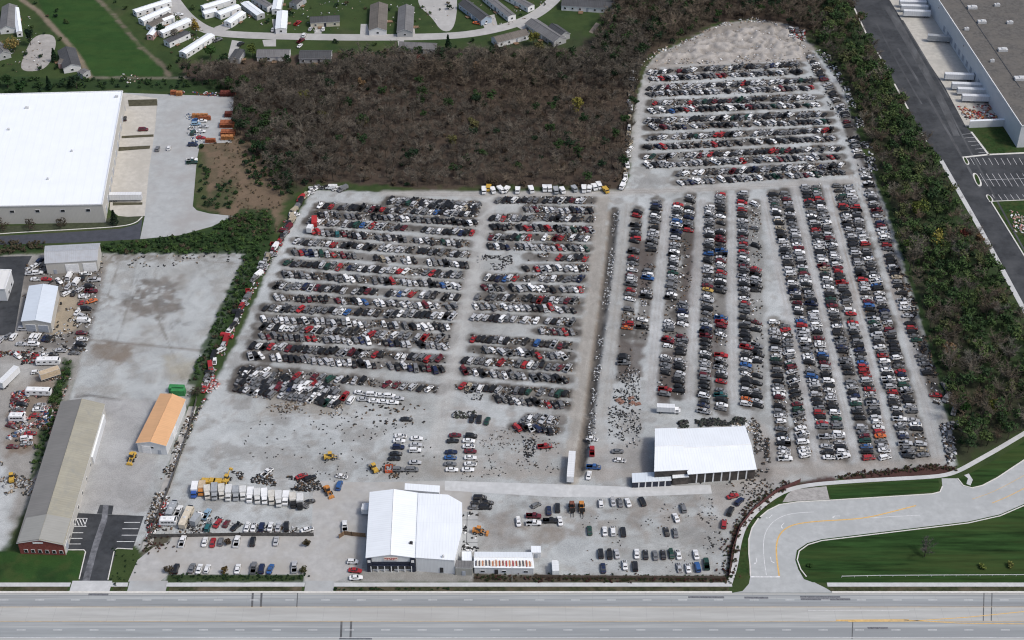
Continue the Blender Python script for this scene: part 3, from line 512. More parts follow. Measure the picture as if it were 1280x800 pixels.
# a profile: stations (x, half width, bottom, top) nose first ; cabin (x0 base, x1 base, x0 roof, x1 roof, half width base, half width roof, z belt, z roof)
CARS={
 'sedan':dict(L=4.75,st=[(2.37,.62,.32,.55),(2.22,.82,.22,.68),(1.2,.9,.2,.9),(.8,.91,.2,.96),(-1.35,.91,.2,.98),(-2.1,.86,.22,1.0),(-2.37,.7,.34,.88)],cab=(.95,-1.65,.2,-1.05,.82,.62,.95,1.42),wh=(1.42,-1.38),wr=.32),
 'hatchback':dict(L=4.1,st=[(2.05,.6,.32,.6),(1.92,.8,.22,.74),(1.1,.86,.2,.98),(.8,.87,.2,1.0),(-1.3,.87,.2,1.03),(-1.9,.84,.22,1.02),(-2.05,.72,.34,.9)],cab=(1.0,-1.98,.3,-1.6,.79,.62,1.0,1.5),wh=(1.28,-1.25),wr=.31),
 'suv':dict(L=4.7,st=[(2.35,.66,.4,.72),(2.22,.86,.28,.9),(1.2,.93,.26,1.12),(.9,.94,.26,1.14),(-1.6,.94,.26,1.15),(-2.25,.9,.3,1.12),(-2.35,.8,.4,1.0)],cab=(1.05,-2.28,.45,-2.05,.86,.7,1.13,1.76),wh=(1.42,-1.42),wr=.37),
 'minivan':dict(L=5.0,st=[(2.5,.66,.36,.66),(2.35,.88,.24,.85),(1.6,.96,.22,1.1),(1.3,.97,.22,1.12),(-1.8,.97,.22,1.12),(-2.4,.93,.26,1.1),(-2.5,.84,.36,1.0)],cab=(1.55,-2.42,.75,-2.15,.89,.72,1.1,1.77),wh=(1.55,-1.5),wr=.33),
 'pickup':dict(L=5.6,st=[(2.8,.7,.42,.8),(2.66,.92,.3,1.0),(1.5,.98,.3,1.16),(1.3,.98,.3,1.17),(-.55,.98,.3,1.17)],cab=(1.35,-.5,.8,-.35,.9,.74,1.16,1.82),wh=(1.85,-1.75),wr=.39,bed=(-.55,-2.78,.98,.5,1.15)),
 'cargo_van':dict(L=5.6,st=[(2.8,.75,.42,.85),(2.68,.95,.3,1.05),(2.1,1.0,.28,1.3),(1.8,1.0,.28,1.35),(-2.65,1.0,.28,1.35),(-2.8,.97,.35,1.34)],cab=(2.05,-2.78,1.35,-2.74,.98,.86,1.34,2.12),wh=(1.9,-1.7),wr=.38,panel=True)}
def quad(a,b,c,d): return [a,b,c,d]
def car_parts(kind,var):
    """returns list of (part name, MB, mats tags).  slots: 0 paint 1 glass 2 dark 3 tyre 4 rim 5 bay 6 lamp 7 tail"""
    D=CARS[kind]; st=D['st']; body=MB(); sec=[]
    for x,wd,zb,zt in st: sec.append([(x,-wd*.94,zb),(x,-wd,zb+.2),(x,-wd,zt-.13),(x,-wd*.88,zt),(x,wd*.88,zt),(x,wd,zt-.13),(x,wd,zb+.2),(x,wd*.94,zb)])
    for i in range(len(sec)-1):
        a,b=sec[i],sec[i+1]
        for k in range(7): body.face([a[k],a[k+1],b[k+1],b[k]][::-1],2 if k in (0,6) else 0)
    body.face(sec[0],2 if False else 0); body.face(sec[-1][::-1],0)
    n=st[0]; body.box((n[0]+.01,0,n[2]+.12),(.06,n[1]*1.5,.14),2)
    for s in (-1,1):
        body.box((st[1][0]-.02,s*st[1][1]*.72,st[1][3]-.1),(.2,.3,.1),6); e=st[-1]
        if kind!='pickup': body.box((e[0]+.02,s*e[1]*.8,e[3]-.12),(.1,.22,.14),7)
        for wx in D['wh']: body.cyl((wx,s*(st[3][1]-.02),D['wr']+.02),D['wr']+.07,.1,8,2,'y')     # dark wheel arch
    if 'bed' in D:
        x0,x1,wd,zf,zt=D['bed']; body.face([(x1,-wd,zf),(x0,-wd,zf),(x0,wd,zf),(x1,wd,zf)][::-1][::-1],2)
        for s in (-1,1):
            body.box(((x0+x1)/2,s*(wd-.06),(.32+zt)/2),(x0-x1,.12,zt-.32),0)
        body.box((x1+.05,0,(zt+.36)/2),(.1,wd*1.76,zt-.4),0); body.box(((x0+x1)/2,0,.45),(x0-x1-.02,wd*1.8,.1),2)
    xb0,xb1,xr0,xr1,wb,wr_,zb,zr=D['cab']; win=MB(); cab=MB()
    A=[(xb0,-wb,zb-.02),(xb1,-wb,zb-.02),(xb1,wb,zb-.02),(xb0,wb,zb-.02)]; B=[(xr0,-wr_,zr),(xr1,-wr_,zr),(xr1,wr_,zr),(xr0,wr_,zr)]
    # roof, slightly crowned, with pillars around each pane
    cx=(xr0+xr1)/2; body.face([B[0],(cx,-wr_,zr+.03),(cx,wr_,zr+.03),B[3]][::-1],0); body.face([(cx,-wr_,zr+.03),B[1],B[2],(cx,wr_,zr+.03)][::-1],0)
    def lerp(p,q,t): return tuple(p[i]+(q[i]-p[i])*t for i in range(3))
    gm=5 if var==3 else 1
    for k,(a,b,c,d) in enumerate(((A[1],A[0],B[0],B[1]),(A[2],A[1],B[1],B[2]),(A[3],A[2],B[2],B[3]),(A[0],A[3],B[3],B[0]))):
        i=.07 if k in (0,2) else .06; j0,j1=.1,.86
        def q(u,v): return lerp(lerp(a,b,u),lerp(d,c,u),v)
        body.face([a,b,q(1-i,j0),q(i,j0)],0); body.face([q(i,j1),q(1-i,j1),c,d],0); body.face([a,q(i,j0),q(i,j1),d],0); body.face([q(1-i,j0),b,c,q(1-i,j1)],0)
        if D.get('panel') and k in (0,2):      # windowless van side : short door window only
            lo,hi=(.8,.94) if k==0 else (.06,.2)
            body.face([q(i,j0),q(1-i,j0),q(1-i,j1),q(i,j1)],0); p=[q(lo,j0),q(hi,j0),q(hi,j1),q(lo,j1)]; s=-1 if k==0 else 1
            win.face([(x,y+s*.012,z) for x,y,z in p],1)
        elif k in (0,2):
            m=.5; win.face([q(i,j0),q(m-.02,j0),q(m-.02,j1),q(i,j1)],gm); win.face([q(m+.02,j0),q(1-i,j0),q(1-i,j1),q(m+.02,j1)],gm); body.face([q(m-.02,j0),q(m+.02,j0),q(m+.02,j1),q(m-.02,j1)],0)
        else: win.face([q(i,j0),q(1-i,j0),q(1-i,j1),q(i,j1)],gm)
    # bonnet states
    hx0,hx1=st[1][0]-.1,max(D['cab'][0]+.12,st[3][0]-.1); hz0,hz1=st[1][3],st[2][3]; hw=st[1][1]*.78; parts=[]
    if var in (1,2,3) and kind!='cargo_van':
        body.face([(hx0,-hw,hz0+.035),(hx0,hw,hz0+.035),(hx1,hw,hz1+.035),(hx1,-hw,hz1+.035)],5)
        body.box(((hx0+hx1)/2,0,hz1-.02),((hx0-hx1)*.5,hw*.8,.16),4,.1); body.box(((hx0+hx1)/2-.1,hw*.5,hz1+.03),(.25,.2,.14),2,.3)
    if var==2 and kind!='cargo_van':
        hood=MB(); l=hx0-hx1; a=math.radians(58); hood.face([(hx1,-hw,hz1+.06),(hx1+l*math.cos(a),-hw*.92,hz1+l*math.sin(a)),(hx1+l*math.cos(a),hw*.92,hz1+l*math.sin(a)),(hx1,hw,hz1+.06)],0)
        hood.face([(hx1-.03,-hw,hz1+.08),(hx1-.03+l*math.cos(a),-hw*.92,hz1+.02+l*math.sin(a)),(hx1-.03+l*math.cos(a),hw*.92,hz1+.02+l*math.sin(a)),(hx1-.03,hw,hz1+.08)][::-1],0); parts.append(('bonnet',hood))
    if var==3:
        tx=st[-1][0]; body.face([(tx+.08,-hw*.9,st[-2][3]+.04),(tx+.08,hw*.9,st[-2][3]+.04),(D['cab'][1]-.02,hw*.9,st[-2][3]+.04),(D['cab'][1]-.02,-hw*.9,st[-2][3]+.04)][::-1],5) if kind=='sedan' else None
        for s in (-1,1): body.box((.2,s*(st[3][1]+.005),.62),(1.0,.03,.62),5)
    out=[('body',body),('windows',win)]+parts
    wl=MB(); r=D['wr']; wl.cyl((0,0,0),r,.22,12,3,'y'); wl.cyl((0,0,0),r*.62,.235,8,4,'y')
    return out,wl,D
SLOT=[paint_m,glass_m,dark_m,tyre_m,rim_m,bay_m,lamp_m,tail_m]
def cutmesh(mb,name,mats):
    used=sorted(set(mb.m)); mp={u:i for i,u in enumerate(used)}; mb2=MB(); mb2.v,mb2.f,mb2.uv=mb.v,mb.f,mb.uv; mb2.m=[mp[x] for x in mb.m]; return mb2.mesh(name,[mats[u] for u in used])
PROTO={}
for kd in CARS:
    for var in range(4):
        out,wl,D=car_parts(kd,var)
        PROTO[kd,var]=dict(parts=[(n,cutmesh(mb,kd+'_'+n,SLOT)) for n,mb in out],wheel=cutmesh(wl,'wheel_'+kd,SLOT),D=D,raw=out,rawwheel=wl)
COLS={'white':(.76,.77,.78),'silver':(.45,.46,.48),'grey':(.16,.165,.175),'black':(.014,.014,.016),'dark blue':(.012,.02,.06),'blue':(.03,.1,.28),'red':(.33,.022,.026),'maroon':(.12,.014,.022),'dark green':(.012,.05,.035),'tan':(.36,.31,.23),'orange':(.55,.13,.03),'gold':(.4,.27,.07),'teal':(.02,.12,.13),'light blue':(.25,.38,.5)}
def pickcol(r): 
    x=r.random()
    for c,p in (('black',.35),('grey',.20),('silver',.19),('white',.155),('red',.02),('maroon',.035),('dark blue',.02),('blue',.006),('dark green',.018),('tan',.01),('teal',.004)):
        if x<p: return c
        x-=p
    return 'black'
VEH=[]   # every parked car: x,y,heading,kind,variant,colour,where(phrase) ,noun
MARK=[]  # coloured cars one can pick out: px,py,colour
def mark(c,*pts): 
    for p in pts: MARK.append((*p,c))
mark('red',(380,467),(413,259),(481,260),(389,289),(467,284),(418,304),(417,316),(427,332),(541,341),(515,364),(372,387),(392,421),(467,413),(340,436),(500,340),(588,423),(705,412),(680,440),(657,459),(656,282),(686,282),(669,298),(699,298),(670,334),(660,347),(727,360),(674,373),(635,452),(825,97),(900,94),(933,108),(861,131),(893,170),(893,178),(968,192),(1032,164),(1023,111),(930,199),(889,193),(797,270),(799,297),(795,322),(795,364),(898,243),(903,341),(905,443),(905,477),(932,434),(949,332),(950,381),(1001,409),(1008,248),(1024,247),(1017,288),(1047,337),(1062,391),(1079,350),(1083,308),(1069,257),(1019,515),(1095,442),(1065,403),(1119,465),(1077,461),(1120,492),(1095,572),(1080,460),(1087,488),(1035,529))
mark('orange',(787,420),(1100,545),(935,500)); mark('blue',(841,274),(812,348),(905,312),(887,317),(1032,445),(1075,453),(932,453),(838,139),(553,353),(435,387),(498,366)); mark('gold',(886,360)); mark('teal',(905,492),(420,290)); mark('maroon',(1085,375),(1000,377),(905,300),(972,497),(987,500),(462,265),(905,300),(1050,380),(760,338))
mark('white',(1001,532),(1007,563),(975,519),(975,524),(1042,571),(1054,571),(1120,571))
def addcar(x,y,hd,kd=None,var=None,colr=None,where='',z=0,free=False):
    kd=kd or R.choices(['sedan','hatchback','suv','minivan','pickup'],[.46,.12,.22,.11,.09])[0]; var=R.choices([0,1,2,3],[.26,.32,.17,.25])[0] if var is None else var
    VEH.append(dict(x=x,y=y,hd=hd,kd=kd,var=var,c=colr or pickcol(R),where=where,free=free,z=z))
def rowcars(r,ri):
    pts=[P(*r['a'],.7)]+([P(*r['mid'],.7)] if r['mid'] else [])+[P(*r['b'],.7)]; seg=[math.dist(pts[i],pts[i+1]) for i in range(len(pts)-1)]; T=sum(seg); s=.8; out=[]
    while s<T-.5:
        t=s/T; d=s; k=0
        while k<len(seg)-1 and d>seg[k]: d-=seg[k];k+=1
        u=d/seg[k]; x=pts[k][0]+(pts[k+1][0]-pts[k][0])*u; y=pts[k][1]+(pts[k+1][1]-pts[k][1])*u
        if not any(a<=t<=b for a,b in r['gaps']) and R.random()<r['fill']:
            hd=math.radians(r['hd']+R.gauss(0,6)+(R.choice([0,180]) if R.random()<.25 else 0)); addcar(x+R.gauss(0,.15),y+R.gauss(0,.35),hd); out.append(VEH[-1]); VEH[-1]['row']=ri
        s+=r['sp']*(1+R.gauss(0,.05))*(.75 if R.random()<.04 else 1)
    return out
ROWCARS=[rowcars(r,i) for i,r in enumerate(ROWS)]
for px,py,c in MARK:
    x,y=P(px,py,.7); b=min((v for v in VEH if not v.get('mk')),key=lambda v:(v['x']-x)**2+(v['y']-y)**2); b['c']=c; b['mk']=1
# hand placed rows, left to right : (group phrase, [(px,py,colour,kind,heading or None,variant)])
def lot(where,items,hd=90):
    for it in items:
        px,py,c=it[:3]; kd=it[3] if len(it)>3 and it[3] else R.choice(['sedan','sedan','suv','hatchback']); h=it[4] if len(it)>4 and it[4] is not None else hd+R.gauss(0,2); var=it[5] if len(it)>5 else R.choice([0,0,0,1])
        x,y=P(px,py,.6); addcar(x,y,math.radians(h),kd,var,c,where); VEH[-1]['lot']=where; VEH[-1]['px']=px
lot('wrecks behind the customer lot',[(223,639,'white','pickup',80,0),(258,643,'light blue','pickup',75,0),(260,659,'teal','suv',84,1),(272,654,'red','sedan',72,0),(283,654,'maroon','hatchback',74,3),(295,658,'black','sedan',55,2),(309,659,'white','sedan',84,2),(317,659,'white','sedan',86,1),(327,659,'dark blue','suv',88,0),(338,658,'white','sedan',88,0),(348,659,'silver','sedan',85,0),(358,658,'black','minivan',95,0),(384,662,'white','sedan',20,2)])
lot('row backed against the wreck line',[(228,677,'white','pickup',86,0),(256,677,'white','sedan',90,0),(266,678,'red','sedan',90,0),(276,677,'grey','hatchback',90,0),(296,677,'white','pickup',88,0),(316,677,'black','suv',90,0),(345,676,'silver','sedan',90,0)])
lot('roadside row of the customer lot',[(220,711,'black','suv',88,0),(240,710,'grey','sedan',84,0),(249,711,'white','sedan',86,0),(259,711,'white','hatchback',84,0),(297,711,'white','sedan',90,0),(317,710,'grey','pickup',90,0),(327,711,'dark blue','suv',90,0),(338,711,'blue','sedan',80,0),(368,709,'silver','pickup',95,0)])
lot('drive west of the office',[(431,658,'white','pickup',96,0),(424,607,'blue','minivan',82,0),(427,595,'white','sedan',-12,3),(444,713,'red','sedan',-6,0),(445,722,'white','sedan',5,0),(441,702,'white','hatchback',0,0)])
lot('open lot by the burnt stacks',[(377,595,'red','sedan',30,1),(388,598,'black','suv',32,0),(334,590,'white','pickup',55,3),(386,627,'black','sedan',25,3),(379,631,'grey','sedan',-30,2),(508,524,'black','sedan',0,1)])
lot('left file west of the centre aisle',[(501,545,'white','sedan',0,1),(499,551,'white','sedan',0,0),(498,559,'dark blue','suv',0,0),(495,567,'black','sedan',0,1),(493,573,'black','sedan',2,0),(498,587,'grey','suv',0,0)],0)
lot('right file west of the centre aisle',[(521,548,'white','sedan',0,0),(520,556,'silver','sedan',0,0),(519,563,'white','suv',0,0),(519,578,'silver','sedan',0,0),(515,587,'grey','minivan',0,0)],0)
lot('left file east of the centre aisle',[(569,544,'maroon','sedan',3,0),(566,551,'black','sedan',3,0),(564,565,'dark blue','sedan',3,0),(563,572,'blue','sedan',0,1),(563,580,'grey','sedan',0,0),(565,587,'white','sedan',0,0)],0)
lot('right file east of the centre aisle',[(589,545,'black','suv',-3,1),(586,551,'white','sedan',-3,0),(586,558,'white','sedan',0,2),(588,564,'maroon','sedan',0,0),(588,572,'white','sedan',0,0),(588,580,'white','sedan',0,1),(585,587,'white','sedan',0,0)],0)
lot('three spaced cars east of the aisle',[(590,523,'black','sedan',80,0),(599,524,'black','suv',86,0),(609,526,'dark green','sedan',76,0)])
lot('debris ground east of the aisle',[(681,558,'red','pickup',5,1),(655,524,'grey','sedan',60,1)])
lot('strip beside the dirt lane',[(740,548,'white','sedan',-10,3),(740,564,'red','pickup',88,0),(742,584,'blue','pickup',-5,1),(736,594,'white','sedan',80,0),(772,564,'grey','sedan',3,1),(775,575,'white','sedan',-8,3)])
lot('white block north of the bare yard',[(450,491,'white','sedan',-15,1),(465,493,'white','minivan',0,0),(476,494,'white','sedan',0,0),(487,495,'white','suv',0,0),(498,498,'silver','sedan',0,0),(454,499,'silver','sedan',0,1),(468,501,'white','sedan',0,0),(480,502,'white','sedan',0,0),(491,503,'white','sedan',0,0),(439,500,'white','minivan',70,0),(431,495,'red','pickup',70,0)],0)
lot('stack by the white office',[(600,622,'black','minivan',0,3),(597,628,'black','sedan',0,3),(609,628,'black','sedan',0,3),(594,634,'grey','sedan',0,3),(607,634,'black','suv',0,2)],0)
lot('west half of the sale yard',[(670,631,'grey','hatchback',35,3),(686,638,'dark blue','sedan',92,0),(697,635,'black','suv',90,0),(667,645,'maroon','pickup',-3,0),(648,652,'white','sedan',95,2),(667,654,'white','pickup',0,0),(688,651,'black','pickup',0,0),(700,651,'white','sedan',96,0)])
lot('back row of the sale yard',[(751,629,'white','hatchback',92,1),(766,627,'silver','sedan',96,2),(775,628,'grey','sedan',96,1),(785,628,'white','sedan',100,0),(803,627,'black','suv',104,0),(854,635,'grey','suv',98,1),(845,647,'white','sedan',102,0)])
lot('middle row of the sale yard',[(737,663,'dark green','sedan',92,0),(756,664,'white','sedan',90,0),(766,664,'white','suv',92,1),(779,665,'black','suv',92,0),(833,664,'black','sedan',96,3),(844,666,'grey','sedan',95,1)])
lot('long front row of the sale yard',[(751,692,'black','suv',92,0),(762,693,'black','suv',92,2),(771,692,'silver','sedan',95,0),(796,692,'white','sedan',88,0),(807,693,'black','sedan',90,1),(819,694,'grey','sedan',92,0),(829,693,'black','sedan',92,1),(839,692,'dark green','sedan',94,2),(848,693,'white','sedan',94,1),(870,693,'white','sedan',94,0)])
lot('row nearest the highway hedge',[(754,710,'dark blue','sedan',92,0),(781,706,'white','sedan',92,1),(794,708,'black','suv',90,0),(849,709,'silver','sedan',95,3),(860,710,'white','sedan',94,1),(872,709,'blue','suv',95,0),(883,705,'dark green','pickup',90,0)])
lot('line of cars below the mulch bank',[(916,620,'red','sedan',22,0),(924,627,'dark blue','suv',50,0),(913,639,'black','minivan',66,0),(905,655,'red','suv',80,1)])
# west scrap yard rows
lot('scrapyard row behind the ribbed shed',[(38,342,'silver','sedan',5,1),(47,341,'white','suv',8,0),(58,349,'red','sedan',-5,0),(74,351,'white','sedan',-50,0),(45,349,'white','sedan',0,2),(40,335,'white','pickup',60,3),(50,326,'dark blue','suv',70,0),(46,331,'white','sedan',60,0)],0)
lot('scrapyard block below the grey barn',[(87,345,'white','van' if 0 else 'cargo_van',84,0),(96,352,'white','cargo_van',78,0),(85,358,'silver','sedan',80,0),(100,362,'silver','hatchback',60,0),(83,367,'white','hatchback',50,0),(92,366,'black','sedan',80,3),(108,342,'white','sedan',0,2),(118,350,'silver','pickup',5,0),(104,346,'black','sedan',85,1),(112,358,'black','suv',0,1)])
lot('scrapyard east file beside the track',[(114,364,'maroon','pickup',0,0),(105,370,'white','sedan',15,2),(115,376,'orange','sedan',30,0),(104,378,'red','sedan',20,3),(107,386,'black','minivan',0,0),(97,390,'white','sedan',75,2),(105,401,'white','cargo_van',0,0),(104,396,'silver','suv',-30,1),(102,416,'maroon','sedan',0,1),(103,424,'white','sedan',0,2),(101,431,'black','suv',0,1),(96,436,'black','sedan',10,3),(93,441,'grey','sedan',0,3)])
lot('scrapyard row below the ribbed shed',[(30,411,'silver','minivan',0,0),(44,411,'red','sedan',5,0),(57,409,'white','sedan',8,1),(2,424,'silver','sedan',70,0),(10,420,'grey','sedan',65,0),(17,421,'white','suv',78,0),(41,421,'white','minivan',80,0),(47,421,'white','suv',78,0),(56,422,'dark blue','sedan',80,1),(61,423,'black','sedan',78,1),(27,430,'silver','sedan',0,0),(42,430,'white','minivan',0,0)])
lot('lower west scrapyard',[(48,445,'red','sedan',20,3),(56,444,'white','sedan',30,1),(66,443,'black','sedan',0,3),(76,438,'silver','sedan',0,1),(22,445,'white','hatchback',-40,0),(45,465,'white','hatchback',10,3),(22,500,'maroon','sedan',0,3),(28,506,'black','suv',0,1),(24,512,'grey','sedan',10,3),(50,506,'silver','sedan',15,3),(48,512,'white','sedan',5,1),(45,519,'red','sedan',0,3),(14,532,'maroon','sedan',-20,3),(38,542,'red','sedan',10,1),(33,548,'white','suv',15,0),(33,554,'silver','sedan',10,3),(16,558,'maroon','sedan',0,3)],0)
lot('loading yard of the white warehouse',[(197,186,'grey','suv',92,0),(211,185,'white','hatchback',92,0),(241,181,'dark blue','minivan',0,0),(240,200,'white','pickup',5,0),(240,203,'dark green','pickup',5,0),(179,162,'maroon','minivan',5,0),(246,150,'blue','sedan',5,0),(253,151,'white','sedan',5,0),(245,155,'light blue','suv',5,0),(255,158,'silver','sedan',0,0),(241,166,'dark green','suv',80,0),(251,164,'white','sedan',5,0),(251,172,'red','sedan',0,0),(156,148,'black','sedan',100,0)])
# village cars
lot('village street',[(341,37,'silver','sedan',90,0),(372,29,'red','pickup',60,0),(396,29,'white','suv',0,0),(404,36,'white','sedan',92,0),(388,36,'silver','sedan',80,0),(467,36,'white','suv',92,0),(474,36,'white','sedan',92,0),(509,37,'red','pickup',40,0),(500,37,'teal','sedan',90,0),(596,29,'orange','sedan',-20,0),(604,28,'white','sedan',-30,0),(610,26,'silver','suv',60,0),(661,37,'dark blue','sedan',-40,0),(224,18,'white','sedan',10,0),(272,50,'grey','pickup',40,0),(301,55,'black','suv',60,0),(300,70,'silver','sedan',50,0),(375,57,'white','sedan',70,0),(380,44,'white','suv',85,0),(376,51,'maroon','pickup',60,0)])
for v in VEH: v['d']=math.dist((v['x'],v['y'],0),(0,CY,H)); v['size']={'sedan':1,'hatchback':.9,'suv':1.12,'minivan':1.2,'pickup':1.25,'cargo_van':1.35}[v['kd']]/v['d']
VEH.sort(key=lambda v:-v['size'])
indiv=[v for v in VEH if 'lot' in v]; k=296-len(indiv)
rest=[v for v in VEH if 'lot' not in v and ROWS[v['row']]['desc']]; rest_i=set(id(v) for v in sorted(rest,key=lambda v:v['d'])[:k]); indiv+= [v for v in rest if id(v) in rest_i]; ii=set(id(v) for v in indiv)
massed=[v for v in VEH if id(v) not in ii]
print('CARS',len(VEH),'individual',len(indiv),'handplaced',len([v for v in VEH if 'lot' in v]))
def ordw(n):
    o=['zeroth','first','second','third','fourth','fifth','sixth','seventh','eighth','ninth','tenth','eleventh','twelfth','thirteenth','fourteenth','fifteenth','sixteenth','seventeenth','eighteenth','nineteenth']
    if n<20: return o[n]
    t={2:'twent',3:'thirt',4:'fort',5:'fift',6:'sixt',7:'sevent'}[n//10]; return t+'ieth' if n%10==0 else t+'y-'+o[n%10]
STATE={0:'',1:'bonnetless ',2:'open-bonnet ',3:'stripped '}
NOUN={'sedan':'sedan','hatchback':'hatchback','suv':'SUV','minivan':'minivan','pickup':'pickup truck','cargo_van':'cargo van'}
for lw in {v['lot'] for v in VEH if 'lot' in v}:
    vs=[v for v in VEH if v.get('lot')==lw]; vert='file' in lw
    vs.sort(key=(lambda v:-v['y']) if vert else (lambda v:v['px']))
    for i,v in enumerate(vs):
        v['label']=f"{STATE[v['var']]}{v['c']} {NOUN[v['kd']]}, {ordw(i+1)} from {'north' if vert else 'west'} end, {lw}"; v['group']='vehicles in the '+lw
for ri,vs in enumerate(ROWCARS):
    vs=[v for v in vs if id(v) in ii]
    for i,v in enumerate(vs): v['label']=f"{STATE[v['var']]}{v['c']} {NOUN[v['kd']]}, {ordw(i+1)} from near end, {ROWS[ri]['desc']}"; v['group']='wrecks in the '+ROWS[ri]['desc']
def make_vehicle(v):
    pr=PROTO[v['kd'],v['var']]; D=pr['D']; dz=-.18 if v['var']==3 else 0
    root=empty({'sedan':'sedan','hatchback':'hatchback','suv':'sport_utility_car','minivan':'minivan','pickup':'pickup_truck','cargo_van':'cargo_van'}[v['kd']],(v['x'],v['y'],v['z']+.026),v['hd'])
    tag(root,v['label'],{'pickup':'pickup truck','cargo_van':'van','minivan':'minivan'}.get(v['kd'],'car'),v['group'])
    for n,me in pr['parts']:
        o=bpy.data.objects.new(n,me); COL.objects.link(o); o.parent=root; o.location.z=dz; o.color=(*COLS[v['c']],1)
    if v['var']!=3:
        for wx in D['wh']:
            for s in (-1,1): o=bpy.data.objects.new('wheel',pr['wheel']); COL.objects.link(o); o.parent=root; o.location=(wx,s*(D['st'][3][1]-.1),D['wr'])
    else:
        for wx in D['wh'][:1]:
            o=bpy.data.objects.new('wheel',pr['wheel']); COL.objects.link(o); o.parent=root; o.location=(wx,-(D['st'][3][1]-.1),D['wr']*.9)
for v in indiv: make_vehicle(v)
# the far rows: past 300 of a kind, one object
SC_={0:None,1:(.018,.022,.027),2:(.02,.02,.022),3:(.016,.016,.017),4:(.3,.3,.31),5:(.06,.057,.053),6:(.6,.6,.58),7:(.25,.015,.015)}
def flat(mbs):
    v=[];f=[];m=[]
    for mb,off in mbs:
        b=len(v); v+= [(p[0]+off[0],p[1]+off[1],p[2]+off[2]) for p in mb.v]; f+= [tuple(i+b for i in t) for t in mb.f]; m+=mb.m
    fl=np.array([i for t in f for i in t]); lt=np.array([len(t) for t in f]); return np.array(v),fl,lt,np.array(m)
FLAT={}
for key,pr in PROTO.items():
    D=pr['D']; L=[(mb,(0,0,0)) for n,mb in pr['raw']]
    small=MB(); small.cyl((0,0,0),D['wr'],.22,7,3,'y')
    if key[1]!=3: L+= [(small,(wx,s*(D['st'][3][1]-.1),D['wr'])) for wx in D['wh'] for s in (-1,1)]
    FLAT[key]=flat(L)
class Mass:
    def __init__(s): s.v=[];s.fl=[];s.lt=[];s.c=[];s.nb=0
    def add(s,v,fl,lt,c): s.v.append(v); s.fl.append(fl+s.nb); s.lt.append(lt); s.c.append(c); s.nb+=len(v)
    def build(s,name,m):
        lt=np.concatenate(s.lt); ls=np.concatenate([[0],np.cumsum(lt)[:-1]]); c=np.concatenate(s.c); c=np.concatenate([c,np.ones((len(c),1))],1)
        me=rawmesh(name,np.concatenate(s.v),np.concatenate(s.fl),ls,lt,[m],facecol=c); o=bpy.data.objects.new(name,me); COL.objects.link(o); return o
def masscars(vs,name,label,cat):
    M=Mass()
    for v in vs:
        a,fl,lt,m=FLAT[v['kd'],v['var']]; c,s=math.cos(v['hd']),math.sin(v['hd']); k=R.uniform(.97,1.03); a=a*k
        if v['var']==3: a=a+np.array([0,0,-.16])
        b=np.stack([a[:,0]*c-a[:,1]*s+v['x'],a[:,0]*s+a[:,1]*c+v['y'],np.maximum(a[:,2]+v['z'],.012)],1); col_=np.zeros((len(lt),3))
        base=np.array(COLS[v['c']])*R.uniform(.75,1.1)
        for q in range(8): col_[m==q]=base if q==0 else SC_[q]
        M.add(b,fl,lt,col_)
    o=M.build(name,attrmat('massed_car_paint',.5,.3,1.0,.4,0)); tag(o,label,cat,kind='stuff'); return o
masscars(massed,'wrecked_cars','dense rows of stripped wrecked cars filling the rest of the salvage yard','cars')
# ================================================================== BUILDINGS
roofw=ribmat('white_roof_sheet',(.80,.84,.88),1.0,.93,.07,.45,9); roofw2=ribmat('white_membrane_roof',(.83,.87,.92),4.0,.975,.035,.6,30,stain=None); wallw=ribmat('pale_wall_sheet',(.66,.68,.70),.5,.86,.08,.5,50)
roofg=ribmat('grey_roof_sheet',(.42,.44,.47),.9,.9,.12,.5,9,stain=(.36,.36,.37)); roofsh=ribmat('dark_shingle',(.075,.078,.085),1.0,.8,.3,.9,1.0); roofbr=ribmat('brown_shingle',(.15,.135,.12),1.0,.8,.3,.9,1.0); roofgr=ribmat('grey_shingle',(.17,.17,.175),1.0,.8,.3,.9,1.0)
rooftan=ribmat('orange_tan_sheet',(.66,.385,.20),.9,.93,.09,.5,12); rooflongd=ribmat('weathered_grey_sheet',(.21,.205,.195),.9,.92,.15,.7,8); rooflongt=ribmat('weathered_tan_sheet',(.33,.315,.255),1.1,.9,.16,.7,9,stain=(.27,.265,.23)); rooffr=ribmat('front_grey_sheet',(.31,.31,.29),1.2,.95,.1,.7,30)
brick=mat('red_brick',(.2,.055,.045),.9,.35,1.6); rust=mat('rust',(.22,.075,.035),.85,.6,.8,second=(.5,.42,.36)); beigew=ribmat('beige_wall',(.5,.49,.46),.6,.9,.06,.6,50); darkm=mat('dark_opening',(.03,.03,.034),.7,.3,1); trimn=mat('navy_trim_and_shade',(.02,.025,.045),.5,.3,1); trimw=mat('white_trim',(.74,.75,.76),.5,.1,1); tarm=mat('ballast_roof',(.105,.10,.094),.95,.35,.6,detail=10,second=(.135,.125,.113)); hvac=mat('roof_unit_metal',(.55,.56,.57),.5,.2,2); woodm=mat('weathered_wood',(.2,.13,.08),.9,.4,1.5); doorg=mat('door_grey',(.34,.37,.42),.5,.1,1); siding={c:ribmat(c+'_siding',rgb,.3,.88,.06,.6,99) for c,rgb in (('white',(.72,.73,.74)),('cream',(.58,.54,.44)),('grey',(.4,.41,.42)),('blue',(.34,.42,.52)),('pink',(.5,.32,.3)))}
def v2(a,b): return (b[0]-a[0],b[1]-a[1])
